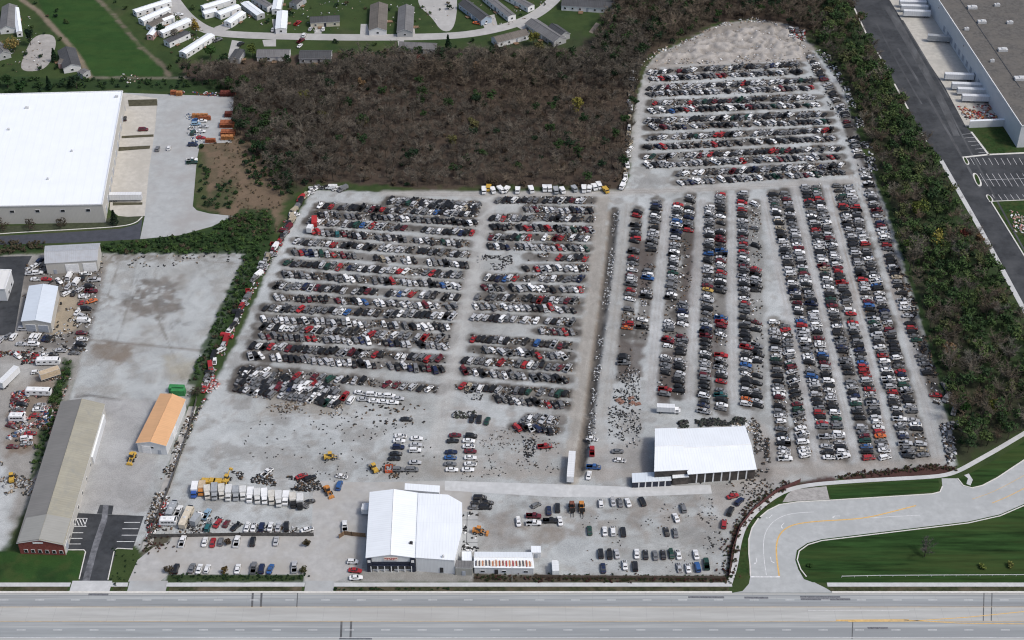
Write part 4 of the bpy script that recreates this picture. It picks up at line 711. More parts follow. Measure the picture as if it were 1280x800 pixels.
def building(name,label,cat,foot,h,roof='flat',rise=1.0,ridge='ab',wm=None,rm=None,rm2=None,over=.35,group=None,feat=(),thick=.18,parapet=0,gm=None):
    """foot: four world corners, front-left, front-right, back-right, back-left"""
    wm=wm or wallw; rm=rm or roofw; cx=sum(p[0] for p in foot)/4; cy=sum(p[1] for p in foot)/4
    root=empty(name,(cx,cy,0)); tag(root,label,cat,group); F=[(p[0]-cx,p[1]-cy) for p in foot]
    wl=MB(); mids=lambda p,q:((p[0]+q[0])/2,(p[1]+q[1])/2)
    for k in range(4):
        a,b=F[k],F[(k+1)%4]; L=math.dist(a,b); gable=roof=='gable' and ((ridge=='ab' and k in (0,2)) or (ridge=='bc' and k in (1,3)))
        if gable: m=mids(a,b); wl.face([(*a,0),(*b,0),(*b,h),(*m,h+rise),(*a,h)],1,[(0,0),(L,0),(L,h),(L/2,h+rise),(0,h)])
        else: wl.face([(*a,0),(*b,0),(*b,h),(*a,h)],0,[(0,0),(L,0),(L,h),(0,h)])
    wo=wl.build('wall',[wm,gm or wm],root)
    def roofslab(q,m,uvL,uvW,nm='roof'):
        mb=MB(); top=[Vector(p) for p in q]; dn=[p-Vector((0,0,thick)) for p in top]; uv=[(0,0),(uvL,0),(uvL,uvW),(0,uvW)]
        mb.face(top,0,uv); mb.face(dn[::-1],1)
        for i in range(4): j=(i+1)%4; mb.face([dn[i],dn[j],top[j],top[i]],1)
        return mb.build(nm,[m,trimw],root)
    def ext(p,q,d): l=math.dist(p,q) or 1; return (q[0]+(q[0]-p[0])/l*d,q[1]+(q[1]-p[1])/l*d)
    if roof=='gable':
        A,B,C,D_=F if ridge=='ab' else (F[1],F[2],F[3],F[0])      # gables on AB and CD, ridge from mid AB to mid CD
        M0,M1=mids(A,B),mids(C,D_); M0,M1=ext(M1,M0,over),ext(M0,M1,over); half=math.dist(A,B)/2; dz=rise/half*over
        A2,D2=ext(ext(A,A,0) if 0 else D_,A,over),ext(A,D_,over); B2,C2=ext(C,B,over),ext(B,C,over)
        sh=lambda p,q:ext(q,p,over)
        A3,B3,C3,D3=sh(A2,B2),sh(B2,A2),sh(C2,D2),sh(D2,C2); L=math.dist(M0,M1)
        z=h+thick+.02
        roofslab([(*A3,z-dz),(*M0,z+rise),(*M1,z+rise),(*D3,z-dz)],rm,half+over,L) if 0 else None
        def slope(p,q,r,s,m):   # p eave start, q eave end, r ridge end, s ridge start : u along the eave so ribs run down the slope
            return roofslab([(*p,z-dz),(*q,z-dz),(*r,z+rise),(*s,z+rise)],m,L,math.hypot(half,rise))
        slope(D3,A3,M0,M1,rm); slope(B3,C3,M1,M0,rm2 or rm)
        rg=MB(); rg.bar((*M0,z+rise+.03),(*M1,z+rise+.03),.28); rg.build('ridge_cap',trimw if rm in (roofw,roofw2) else (rm2 or rm),root)
    else:
        q=[ext(F[(k+2)%4],F[k],over) for k in range(4)]; s=rise if roof=='shed' else 0
        z=h+thick+.02; Z=[z,z,z+s,z+s]
        roofslab([(*q[i],Z[i]) for i in range(4)],rm,math.dist(q[0],q[1]),math.dist(q[1],q[2]))
        if parapet:
            pb=MB()
            for k in range(4):
                a,b=q[k],q[(k+1)%4]; m=mids(a,b); pb.box((*m,z+parapet/2),(math.dist(a,b),.4,parapet),0,math.atan2(b[1]-a[1],b[0]-a[0]))
            pb.build('parapet',trimw,root)
    for ft in feat:     # (kind, edge, t, width, z0, z1)
        kd,e,t,wd,z0,z1=ft[:6]; mt=ft[6] if len(ft)>6 else None
        a,b=F[e],F[(e+1)%4]; L=math.dist(a,b); ang=math.atan2(b[1]-a[1],b[0]-a[0]); nx_,ny_=math.sin(ang),-math.cos(ang); px,py=a[0]+(b[0]-a[0])*t,a[1]+(b[1]-a[1])*t
        fr=MB(); fr.box((px+nx_*.06,py+ny_*.06,(z0+z1)/2),(wd+.24,.1,z1-z0+.2),0,ang); fo=fr.build(kd,trimw if kd!='door' else (mt or doorg),root)
        if kd=='window': g=MB(); g.box((px+nx_*.1,py+ny_*.1,(z0+z1)/2),(wd,.08,z1-z0),0,ang); g.build('pane',glass_m,fo)
        elif kd=='door': g=MB(); g.box((px+nx_*.13,py+ny_*.13,(z0+z1)/2-.05),(wd*.86,.06,(z1-z0)*.94),0,ang); g.build('door_leaf',mt or doorg,fo)
        elif kd in('garage_door','dock_door'):
            g=MB()
            for i in range(4): hh=(z1-z0)/4; g.box((px+nx_*.12,py+ny_*.12,z0+hh*(i+.5)),(wd,.08,hh-.06),0,ang)
            g.build('door_leaf',mt or doorg,fo)
    return root
def roofpix(c,z): return [P(x,y,z) for x,y in c]
# --- white gabled office with a navy front
oz=6.5
office=building('sales_office','white roofed sales office with navy striped front and red sign facing the highway','building',roofpix([(458,697),(519,697),(522,617),(463,616)],oz),oz,'gable',1.6,'ab',wallw,roofw,gm=wallw,over=.3,thick=.2,feat=[('window',0,.12+.095*k,1.7,.9,2.6) for k in range(9) if k!=4]+[('door',0,.5,1.6,0,2.5,darkm),('door',3,.3,1.2,0,2.2)])
c=office.location; fa=[P(458,697,oz),P(519,697,oz)]; fx=(fa[0][0]+fa[1][0])/2-c.x; fy=(fa[0][1]+fa[1][1])/2-c.y; wid=abs(fa[1][0]-fa[0][0]); ang=math.atan2(fa[1][1]-fa[0][1],fa[1][0]-fa[0][0])
mb=MB(); mb.box((fx,fy-.35,2.95),(wid*.96,.7,.2),0,ang); mb.box((fx,fy-.16,3.75),(wid*.99,.12,1.5),0,ang); mb.build('awning',trimn,office)
for s in (-1,1):
    mb=MB(); mb.box((fx+s*(wid/2-.9),fy-.35,3.2),(1.7,.7,6.4),0,ang); mb.build('corner_pier',trimn,office)
    mb=MB(); mb.box((fx+s*(wid/2-.9),fy-.73,5.3),(1.0,.1,1.1),0,ang); mb.build('pier_panel',trimw,office)
for k in range(7):
    mb=MB(); mb.box((fx+(k-3)*wid/7.2,fy-.6,1.45),(.3,.3,2.9),0,ang); mb.build('porch_post',trimw,office)
mb=MB(); mb.box((fx,fy-.26,6.15),(4.9,.1,1.45),0,ang); sg=mb.build('sign_board',mat('sign_board_cream',(.75,.62,.56),.5,.1,1),office)
mb=MB()
for k,(dx,wd,dz) in enumerate(((-1.9,.5,.25),(-1.2,.6,.28),(-.5,.55,.25),(.35,.6,.22),(1.1,.7,.25),(1.85,.45,.25),(-1.2,.5,-.35),(0,.9,-.35),(1.0,.5,-.35))): mb.box((fx+dx,fy-.33,6.15+dz),(wd,.05,.32),0,ang)
mb.build('sign_lettering',mat('sign_red',(.35,.04,.035),.5,.1,1),sg)
# workshop hall joined on the east
e=[P(519.6,697,6.8),P(568,700.5,6.8),P(577.5,664,6.8),P(577.5,629,6.8),P(560,619,6.8),P(523,617,6.8)]
cx=sum(p[0] for p in e)/6; cy=sum(p[1] for p in e)/6; hall=empty('workshop_hall',(cx,cy,0)); tag(hall,'wide white flat hall with a clipped back corner joined to the sales office','building')
mb=MB(); F=[(p[0]-cx,p[1]-cy) for p in e]; hz=6.8
for k in range(6): a,b=F[k],F[(k+1)%6]; L=math.dist(a,b); mb.face([(*a,0),(*b,0),(*b,hz),(*a,hz)],0,[(0,0),(L,0),(L,hz),(0,hz)])
mb.build('wall',[wallw],hall); mb=MB(); top=[(x*1.008,y*1.008,hz+.2) for x,y in F]; mb.face(top,0,[(x,y) for x,y in F])
for k in range(6): j=(k+1)%6; a,b=top[k],top[j]; mb.face([(a[0],a[1],hz-.05),(b[0],b[1],hz-.05),b,a],1)
mb.build('roof',[roofw,trimw],hall)
for (px,py,s) in ((554,697,.5),(514,680,.7)):
    x,y=P(px,py,hz); mb=MB(); mb.box((x-cx,y-cy,hz+.55),(s*1.6,s*1.2,.8)); mb.cyl((x-cx,y-cy,hz+1.1),.25,.5,8); mb.build('roof_vent',hvac if px>520 else darkm,hall)
a,b=F[0],F[1]; t=.66; x,y=a[0]+(b[0]-a[0])*t,a[1]+(b[1]-a[1])*t-.08; mb=MB(); mb.box((x,y,1.5),(1.2,.12,2.4)); mb.build('door',darkm,hall)
building('rear_annex','small white lean-to against the back of the sales office','building',roofpix([(506,612.5),(549,616),(549.5,607.5),(506.5,604.5)],4.5),4.5,'flat',0,'ab',wallw,roofw,over=.1,feat=[('door',0,.3,1.2,0,2.2)])
building('side_annex','low grey annex between the hall and the striped long shed','building',roofpix([(569,710),(590,710.5),(592,703),(569,702)],3.6),3.6,'shed',.5,'ab',rooffr,roofgr,over=.1,feat=[('door',0,.5,1.1,0,2.1)])
building('white_shed','small flat white shed between the hall and the concrete pad','shed',roofpix([(577.5,701),(589.5,701),(589,690),(577.5,690)],3.6),3.6,'flat',0,'ab',wallw,roofw,over=.1,feat=[('door',1,.5,1.0,0,2.1)])
# long shed with stacked coloured panels on the roof
ls=building('long_shed','long low white shed with rusty red and cream sheets on its roof','building',roofpix([(593,709),(667,710),(664,691),(594,690.5)],3.2),3.2,'gable',1.1,'bc',wallw,roofw,over=.25,feat=[('window',0,.14,1.4,1,1.7),('window',0,.5,1.4,1,1.7),('window',0,.87,1.4,1,1.7),('door',0,.37,1.0,0,2.1,darkm)])
stripc=[mat('sheet_rust',(.3,.075,.035),.8,.4,2),mat('sheet_cream',(.74,.7,.62),.6,.15,2),mat('sheet_dark',(.09,.07,.065),.8,.4,2),mat('sheet_orange',(.5,.2,.09),.8,.3,2),mat('sheet_red',(.38,.04,.035),.7,.3,2)]
lc=ls.location; A=P(594,708.2,3.5); B=P(666,709,3.5); C_=P(665,700.5,4.4); D_=P(594,699.5,4.4); n=34
for k in range(n):
    t0,t1=k/n+.004,(k+.82)/n; f=lambda t,u:tuple((A[i]*(1-t)+B[i]*t)*(1-u)+(D_[i]*(1-t)+C_[i]*t)*u for i in (0,1)); u1=R.uniform(.8,.99); u0=R.uniform(.03,.15)
    z0,z1=3.62+u0*1.0,3.62+u1*1.0; mb=MB(); q=[(*f(t0,u0),z0),(*f(t1,u0),z0),(*f(t1,u1),z1),(*f(t0,u1),z1)]; q=[(x-lc.x,y-lc.y,z) for x,y,z in q]; mb.face(q); mb.face([(x,y,z-.1) for x,y,z in q][::-1])
    for i in range(4): j=(i+1)%4; mb.face([(q[i][0],q[i][1],q[i][2]-.1),(q[j][0],q[j][1],q[j][2]-.1),q[j],q[i]])
    m=stripc[1] if k%2 else stripc[R.choice([0,2,3,4,0]) if k>12 else R.choice([2,3,3,2])]; mb.build('roof_sheet',m,ls)
building('white_shed','small white cabin north of the long striped shed, beside the utility slab','shed',roofpix([(664,691),(676,691),(675.5,683),(664,683)],2.6),2.6,'flat',0,'ab',wallw,roofw,over=.1,feat=[('door',0,.5,.9,0,2)])
slab('utility_slab',W([(652,697),(684,697),(684,690.5),(656,690.5)]),.05,lotc)
# --- big white processing shed
z=5.0
opensh=mat('painted_bay_shade',(.045,.042,.04),.9,.5,.8,second=(.12,.1,.09))  # dark wall colour paints in the shade inside the open bays
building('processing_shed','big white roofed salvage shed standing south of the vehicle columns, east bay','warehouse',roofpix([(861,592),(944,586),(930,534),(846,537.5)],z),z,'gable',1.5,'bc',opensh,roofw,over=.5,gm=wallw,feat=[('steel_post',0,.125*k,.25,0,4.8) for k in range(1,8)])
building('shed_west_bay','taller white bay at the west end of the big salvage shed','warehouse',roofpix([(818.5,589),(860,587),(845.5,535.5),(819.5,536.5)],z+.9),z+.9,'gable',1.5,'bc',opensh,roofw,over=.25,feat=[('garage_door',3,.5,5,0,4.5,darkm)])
building('shed_lean_to','small white lean-to below the west bay of the big salvage shed','shed',roofpix([(841,598),(861,596.5),(859.5,588.5),(840.5,589)],3.4),3.4,'flat',0,'ab',opensh,roofw,over=.1)
building('open_canopy','pale blue ribbed canopy roof beside the concrete lane, in front of the salvage shed','shed',roofpix([(790.5,603.5),(839,601),(839,589.5),(790,592)],2.6),2.6,'flat',0,'ab',trimn,ribmat('blue_white_sheet',(.66,.72,.78),1.2,.9,.12,.45,9),over=.1,feat=[('steel_post',0,.17*k,.2,0,2.4) for k in range(1,6)])  # solid navy walls stand in for the shade beneath the open roof
# --- orange roofed barn and long grey building
building('orange_roof_barn','white walled barn with orange tan metal roof and green container behind','building',roofpix([(171,553.5),(207,557),(231,500),(201,493)],4.8),4.8,'gable',1.3,'ab',wallw,rooftan,over=.35,thick=.2,feat=[('garage_door',0,.3,3.2,0,3.6,trimw),('door',0,.75,1,0,2.1),('garage_door',1,.4,3.5,0,3.6,trimw),('window',0,.52,1.0,2.8,3.6)])
z=5.5
lb=building('long_grey_building','long brick fronted building with grey and tan metal roof beside the office lot','building',roofpix([(22,678.5),(79,680.5),(130,506),(77,503)],z),z,'gable',2.0,'ab',beigew,rooflongd,rooflongt,over=.4,gm=brick,thick=.22,feat=[('window',0,.14+.155*k,1.1,.9,2.3) for k in range(6)]+[('window',1,.1+.1*k,1.3,1,2.2) for k in range(8)]+[('garage_door',1,.04,3,0,3.2)])
# front roof cover in plain grey with a step line
lc=lb.location; q0=[P(22,678.5,z),P(79,680.5,z),P(88.5,649,z),P(33,648,z)]; M=[((q0[0][0]+q0[1][0])/2,(q0[0][1]+q0[1][1])/2),((q0[2][0]+q0[3][0])/2,(q0[2][1]+q0[3][1])/2)]
for nm,(p,q,r,s) in (('front_roof',(q0[3],q0[0],M[0],M[1])),('front_roof',(q0[1],q0[2],M[1],M[0]))):
    mb=MB(); w_=[(p[0]-lc.x,p[1]-lc.y,z+.36),(q[0]-lc.x,q[1]-lc.y,z+.36),(r[0]-lc.x,r[1]-lc.y,z+2.38),(s[0]-lc.x,s[1]-lc.y,z+2.38)]; L=math.dist(p,q); mb.face(w_,0,[(0,0),(L,0),(L,10),(0,10)])
    for i in range(4): j=(i+1)%4; mb.face([(w_[i][0],w_[i][1],w_[i][2]-.14),(w_[j][0],w_[j][1],w_[j][2]-.14),w_[j],w_[i]],0)
    mb.build(nm,rooffr,lb)
fy=P(50,680,z); mb=MB(); mb.box((P(46.5,678,z+1)[0]-lc.x,q0[0][1]-lc.y-.4,5.9),(3.6,.12,.8)); mb.build('name_board',trimw,lb)
building('side_porch','long narrow white porch roof along the east side of the grey building','shed',roofpix([(110,571),(116,572),(131,519),(128,518)],3.2),3.2,'flat',0,'ab',wallw,roofw,over=.05)
# --- west scrap yard buildings
building('grey_ribbed_barn','grey ribbed metal barn with two pale garage doors above the west scrapyard','building',roofpix([(56.5,329),(121,325),(124.5,304.5),(57,308)],6),6,'gable',1.2,'bc',beigew,roofg,over=.3,feat=[('garage_door',0,.5,5.5,.05,4.6,trimw),('garage_door',0,.84,5.5,.05,4.6,trimw),('door',0,.16,1.1,0,2.2)])
building('ribbed_white_shed','pale blue white twin slope shed amid scrapyard cars','building',roofpix([(27,401.5),(63,403.5),(72,358.5),(37,358)],5.2),5.2,'gable',1.1,'ab',beigew,ribmat('blue_white_roof',(.62,.68,.75),.9,.93,.08,.5,9),over=.3,feat=[('garage_door',0,.28,4,0,3.6),('garage_door',0,.72,4,0,3.6)])
building('white_block_building','white block building cut by the west edge beside a dark lot','building',roofpix([(-40,361),(6,362),(14,338.5),(-34,337)],6),6,'flat',0,'ab',wallw,ribmat('cream_membrane',(.7,.7,.69),3,.96,.06,.6,9),over=.1,parapet=.4,feat=[('window',1,.3,1.4,1,2.4),('window',1,.7,1.4,1,2.4)])
# --- north-west warehouse
wz=9.5
nw=building('white_warehouse','huge flat white roofed warehouse at the west edge with loading docks','warehouse',[P(-190,262,wz),P(128,256.5,wz),P(153.5,115,wz),P(-130,122,wz)],wz,'flat',0,'ab',beigew,roofw2,over=.05,parapet=.55,feat=[('window',0,.64+.05*k*2,1.8,6.3,7.6) for k in range(4)]+[('dock_door',1,.07+.078*k,3.0,1.1,4.2,doorg) for k in range(11)]+[('door',1,.98,1.2,0,2.3)])
lc=nw.location
for px,py,s in ((34,136,1.1),(11,163,.8),(146,122,1.0),(90,190,.6),(60,225,.6)):
    x,y=P(px,py,wz); mb=MB(); mb.box((x-lc.x,y-lc.y,wz+.7),(1.6*s,1.1*s,.9)); mb.cyl((x-lc.x,y-lc.y,wz+1.25),.35*s,.3,8); mb.build('roof_vent',hvac,nw)
# --- north-east depot warehouse
nz=12.0
ne=building('grey_roof_depot','vast dark ballast roofed depot with pale wall and dock doors at the north-east','warehouse',[P(1277,158,nz),P(1560,150,nz),P(1330,-70,nz),P(1120,-80,nz)],nz,'flat',0,'ab',wallw,tarm,over=.05,parapet=.5,feat=[('dock_door',3,t,3.0,1.2,4.4,doorg) for t in (.28,.31,.34,.46,.49,.52,.55,.58,.61,.64,.67,.70,.73)]+[('window',3,.2,1.2,8.5,9.2),('window',3,.4,1.2,8.5,9.2),('window',3,.6,1.2,8.5,9.2),('door',3,.06,1.2,0,2.3)])
lc=ne.location
for px,py,s in ((1215,11,1.7),(1227,29,1.5),(1208,38,.8),(1253,64,1.6),(1275,100,2.0),(1262,30,1.1),(1246,8,1.0),(1240,78,.7)):
    x,y=P(px,py,nz); mb=MB(); mb.box((x-lc.x,y-lc.y,nz+.9),(3*s,1.6*s,1.3)); mb.box((x-lc.x+.3*s,y-lc.y,nz+1.7),(1.2*s,1.2*s,.4)); mb.build('roof_unit',hvac,ne)
mb=MB(); a=P(1200,0,nz);b=P(1275,110,nz); mb.bar((a[0]-lc.x,a[1]-lc.y,nz+.3),(b[0]-lc.x,b[1]-lc.y,nz+.3),.5); mb.build('expansion_joint',roofgr,ne)
building('dock_screen_wall','pale free standing screen wall closing the dock yard at the depot corner','wall',[P(1211,160,0),P(1256,158,0),P(1256,156,0),P(1211,158,0)],3.6,'flat',0,'ab',wallw,roofw,over=.02)
# --- village homes : ends of the long axis in pixels, width m, wall height, roof, walls, extras
rfs={'w':(roofw,'white roofed'),'g':(roofgr,'grey roofed'),'d':(roofsh,'dark roofed'),'b':(roofbr,'brown roofed'),'s':(roofg,'pale grey roofed')}
HOMES=[(168,14,212,0,4.6,'w','white','at the top edge above the crop field corner'),(176,25,210,10,4.8,'w','white','beside the crop field, second from the top'),(186,32,214,18,5.4,'b','white','with brown roof behind the street bend'),(200,40,236,24,5.2,'w','white','with a side annex near the golden tree'),(208,52,234,40,5.0,'d','white','dark roof below the annexed one'),(228,66,264,43,5.0,'w','white','alone at the hedge corner, very bright'),(187,44,194,35,3.6,'w','pink','tiny with pink end by the field'),
 (203,25,216,20,3.5,'w','white','short one beside the street'),(253,9,292,-3,4.6,'w','white','inside the street loop, topmost'),(254,16,270,12,4.6,'w','white','short, left inside the street loop'),(272,17,298,7,5.0,'w','white','longer one right of the short one in the loop'),(284,28,303,15,4.8,'w','white','rounded end beside the lane triangle'),(306,3,326,18,5.0,'w','grey','by the north street trees'),(318,-4,338,8,4.5,'g','white','grey, tucked at the top edge'),(345,12,349,-6,5.0,'w','white','at the top behind the upright one'),(351,36,353,14,6.0,'w','white','upright on the picture beside the street'),(366,5,378,-4,5,'d','grey','at the top among lawns'),
 (388,25,424,23,7.0,'d','cream','with dark roof and porch facing the street'),(472,38,474,6,9.5,'b','white','big brown roofed, upright beside its drive'),(506,40,508,9,8.5,'g','grey','grey roofed, upright beside the blue shed'),(580,3,608,24,7.0,'d','blue','dark roofed with pale blue end'),(608,-6,640,20,5.0,'g','white','narrow grey beside the curve'),(626,-12,664,8,5.0,'g','white','narrow, behind the curve at the top edge'),(703,2,768,6,10,'d','white','wide dark roofed at the top right of the village'),(720,0,726,-6,3,'w','white','small white lump behind the wide one'),
 (322,66,362,66,8.0,'g','white','grey roofed below the street with white rear porch'),(375,68,414,68,9.0,'d','grey','slate roofed below the street'),(500,56,545,58,6.5,'g','grey','low grey one at the wood edge'),(618,50,657,40,7.0,'b','white','brown roofed at the street curve, white back'),(664,27,700,50,8.5,'g','grey','long grey roofed running down from the curve'),(690,33,706,44,7,'d','grey','dark wing right of the long grey one'),
 (9,36,12,8,8.0,'g','white','grey roofed at the far north-west corner'),(-6,55,5,68,7,'g','grey','at the west edge by the autumn tree'),(83,62,90,84,9.0,'d','white','dark roofed farmhouse below the field path'),(101,88,108,91,5.0,'g','grey','small outbuilding by the farmhouse'),(74,76,82,76,6.0,'b','pink','brown lean-to left of the farmhouse'),(293,73,300,62,5.5,'d','grey','dark, below the street bend'),(20,10,24,40,3,'w','white','thin white strip shed beside the corner house')]
def home(x0,y0,x1,y1,wd,rf,wc,desc,h=3.0,i=0):
    a=P(x0,y0,h);b=P(x1,y1,h); L=math.dist(a,b); ux,uy=(b[0]-a[0])/L,(b[1]-a[1])/L; nx_,ny_=-uy*wd/2,ux*wd/2
    foot=[(a[0]-nx_,a[1]-ny_),(b[0]-nx_,b[1]-ny_),(b[0]+nx_,b[1]+ny_),(a[0]+nx_,a[1]+ny_)]
    big=wd>6.4; nw_=max(2,int(L/4)); ft=[]
    if L>6:
        for e in (0,2):
            for k in range(nw_): ft.append(('window',e,(k+.5)/nw_,1.1,1.1,2.1) if k!=nw_//2 else ('door',e,(k+.5)/nw_,.95,.25,2.3,R.choice([doorg,trimn,trimw])))
    ft.append(('window',1,.5,1.2,1.1,2.1)); ft.append(('window',3,.5,1.2,1.1,2.1))
    m,adj=rfs[rf]; kind='house' if big else ('mobile_home' if L>8 else 'small_shed')
    lab=f"{wc} {kind.replace('_',' ')} {desc}" if rf in desc or 'roof' in desc else f"{adj} {wc} {kind.replace('_',' ')} {desc}"
    r=building(kind,' '.join(lab.split()[:16]),kind.replace('_',' ').replace('small ',''),foot,h,'gable',(1.8 if big else .55),'bc',siding[wc],m,over=.3 if big else .12,group='homes of the village north of the woods',feat=ft,thick=.12)
    if L>8:
        lc=r.location; q=((foot[0][0]+foot[1][0])/2-ny_*0,(foot[0][1]+foot[1][1])/2); t=R.uniform(-.2,.2)*L; mb=MB(); cx_=-nx_*1.35+ux*t; cy_=-ny_*1.35+uy*t; an=math.atan2(uy,ux)
        mb.box((cx_,cy_,.45),(2.6,wd*.34,.14),0,an)
        for s in (-1,1): mb.box((cx_+ux*s*1.2-nx_*.28,cy_+uy*s*1.2-ny_*.28,.6),(.12,.12,1.1),0,an)
        mb.build('porch',woodm,r)
for i,hm in enumerate(HOMES): home(*hm)
# ================================================================== VEGETATION
rs=np.random.RandomState(5)
def strips(p,q,w0,w1,side=None):
    """thin flat strips p->q with a random facing"""
    d=q-p; L=np.linalg.norm(d,axis=1,keepdims=True)+1e-6; d=d/L; r=rs.normal(size=d.shape); s=np.cross(d,r); s/=np.linalg.norm(s,axis=1,keepdims=True)+1e-6
    v=np.stack([p-s*w0/2,p+s*w0/2,q+s*w1/2,q-s*w1/2],1); return v.reshape(-1,3)
def tree_wood(h,r,nl=7,tw=110,twl=2.0,tww=.13,up=.5):
    base=np.array([[0,0,0.]]); top=np.array([[rs.uniform(-.4,.4),rs.uniform(-.4,.4),h*.55]]); segs=[(base,top,.42,.24)]
    V=[strips(base,top,.42,.24),strips(base,top,.42,.24),strips(base,top,.4,.24)]
    ang=rs.uniform(0,6.28,nl)+np.arange(nl)*2.4; z0=rs.uniform(.22,.6,nl)*h; p=np.stack([top[0,0]*z0/h,top[0,1]*z0/h,z0],1); rr=r*rs.uniform(.6,1,nl); z1=np.minimum(h,z0+rs.uniform(.25,.5,nl)*h)
    q=np.stack([np.cos(ang)*rr,np.sin(ang)*rr,z1],1); V.append(strips(p,q,.2,.06)); V.append(strips(p,q,.2,.06))
    k=rs.randint(0,nl,tw); t=rs.uniform(.25,1,(tw,1)); a=p[k]+(q[k]-p[k])*t; dr=rs.normal(size=(tw,3)); dr[:,2]=np.abs(dr[:,2])*up+.15; dr+= (a*np.array([1,1,0]))/r*.8; dr/=np.linalg.norm(dr,axis=1,keepdims=True); b=a+dr*rs.uniform(.5,1,(tw,1))*twl
    V.append(strips(a,b,tww,tww*.35)); return np.concatenate(V),b
def leafquads(c,size):
    n=len(c); u=rs.normal(size=(n,3)); u[:,2]*=.45; u/=np.linalg.norm(u,axis=1,keepdims=True); w_=rs.normal(size=(n,3)); w_[:,2]*=1.3; v=np.cross(u,w_); v/=np.linalg.norm(v,axis=1,keepdims=True)+1e-6; s=size*rs.uniform(.6,1.3,(n,1))
    return np.stack([c-u*s-v*s*.7,c+u*s-v*s*.5,c+u*s*.8+v*s*.7,c-u*s*.7+v*s*.6],1).reshape(-1,3)
def crown_pts(n,h,r,z0=.35,cl=9):
    cc=rs.normal(size=(cl,3)); cc/=np.linalg.norm(cc,axis=1,keepdims=True); cc*=rs.uniform(.25,.75,(cl,1)); rad=rs.uniform(.28,.48,cl); k=rs.randint(0,cl,n); d=rs.normal(size=(n,3)); d/=np.linalg.norm(d,axis=1,keepdims=True); d*=rs.uniform(.55,1,(n,1))*rad[k][:,None]
    p=(cc[k]+d)*np.array([r,r,h*(1-z0)/2]); p[:,2]+=h*(1+z0)/2; p[:,2]=np.maximum(p[:,2],.3); return p,k
def conifer(h,r,n=420):
    z=rs.uniform(.04,1,n)**.8; ang=rs.uniform(0,6.28,n); rr=r*(1-z)*(.75+.25*np.sin(z*40))*rs.uniform(.6,1.05,n)+.1; return np.stack([np.cos(ang)*rr,np.sin(ang)*rr,z*h],1)
def addquads(M,v,x,y,rot,sc,cols,z=0):
    c,s=math.cos(rot),math.sin(rot); b=np.stack([(v[:,0]*c-v[:,1]*s)*sc+x,(v[:,0]*s+v[:,1]*c)*sc+y,v[:,2]*sc+z],1); n=len(v)//4
    M.add(b,np.arange(n*4),np.full(n,4),cols if cols.ndim==2 else np.tile(cols,(n,1)))
TP=[tree_wood(rs.uniform(9,13),rs.uniform(3.2,4.6),rs.randint(7,11),230,2.3,.15) for _ in range(10)]
LP=[]
for _ in range(6):
    h,r=rs.uniform(8,12),rs.uniform(2.8,4.2); wv,_b=tree_wood(h,r*.8,6,30); p,k=crown_pts(230,h,r); LP.append((wv,leafquads(p,.44),k))
BP=[]
for _ in range(6):
    p,k=crown_pts(70,2.6,1.7,0,6); BP.append((leafquads(p,.34),k))
GREENS=[(.032,.062,.022),(.046,.072,.026),(.024,.05,.021),(.06,.072,.032),(.02,.04,.021),(.075,.085,.036)]
BROWNS=[(.125,.105,.082),(.10,.085,.066),(.15,.13,.105),(.115,.09,.068),(.09,.08,.066),(.13,.10,.072),(.17,.155,.125)]
def scatter(poly,sp,jit=.45):
    pts=W(poly); xs=[p[0] for p in pts];ys=[p[1] for p in pts]; gx,gy=np.meshgrid(np.arange(min(xs),max(xs),sp),np.arange(min(ys),max(ys),sp)); gx=gx+rs.uniform(-jit,jit,gx.shape)*sp; gy=gy+rs.uniform(-jit,jit,gy.shape)*sp
    m=inpoly(gx,gy,pts); return gx[m],gy[m]
def tocam(x,y):   # pixel of a ground point, to keep woods to what the place shows
    X=x; d=Vector((x,y-CY,-H)); f=d.y*math.cos(PITCH)+H*math.sin(PITCH); u=d.y*math.sin(PITCH)-H*math.cos(PITCH); return 640+FPX*X/f,400-FPX*u/f
GM=Mass(); M1=Mass(); M2=Mass(); UG=Mass()
def leafcols(k,base,n,var=.28):
    cl=rs.uniform(1-var,1+var,k.max()+1); c=np.array(base)[None]*cl[k][:,None]*rs.uniform(.8,1.2,(n,1)); return c
def put_bare(M,x,y,sc=1,col_=None):
    v,_=TP[rs.randint(len(TP))]; n=len(v)//4; b=np.array(col_ if col_ is not None else BROWNS[rs.randint(len(BROWNS))])*rs.uniform(.75,1.2); addquads(M,v,x,y,rs.uniform(0,6.28),sc,b[None]*rs.uniform(.8,1.25,(n,1)))
def put_leafy(M,x,y,sc=1,col_=None):
    wv,lv,k=LP[rs.randint(len(LP))]; rot=rs.uniform(0,6.28); b=col_ if col_ is not None else GREENS[rs.randint(len(GREENS))]; addquads(M,wv,x,y,rot,sc,np.array((.07,.06,.05))); addquads(M,lv,x,y,rot,sc,leafcols(k,b,len(k),.2))
def put_bush(M,x,y,sc=1,col_=None):
    lv,k=BP[rs.randint(len(BP))]; b=col_ if col_ is not None else GREENS[rs.randint(len(GREENS))]; addquads(M,lv,x,y,rs.uniform(0,6.28),sc,leafcols(k,b,len(k)))
gx,gy=scatter(WOOD1,4.0)
zone=fbm(gx[None],gy[None],45,91)[0]
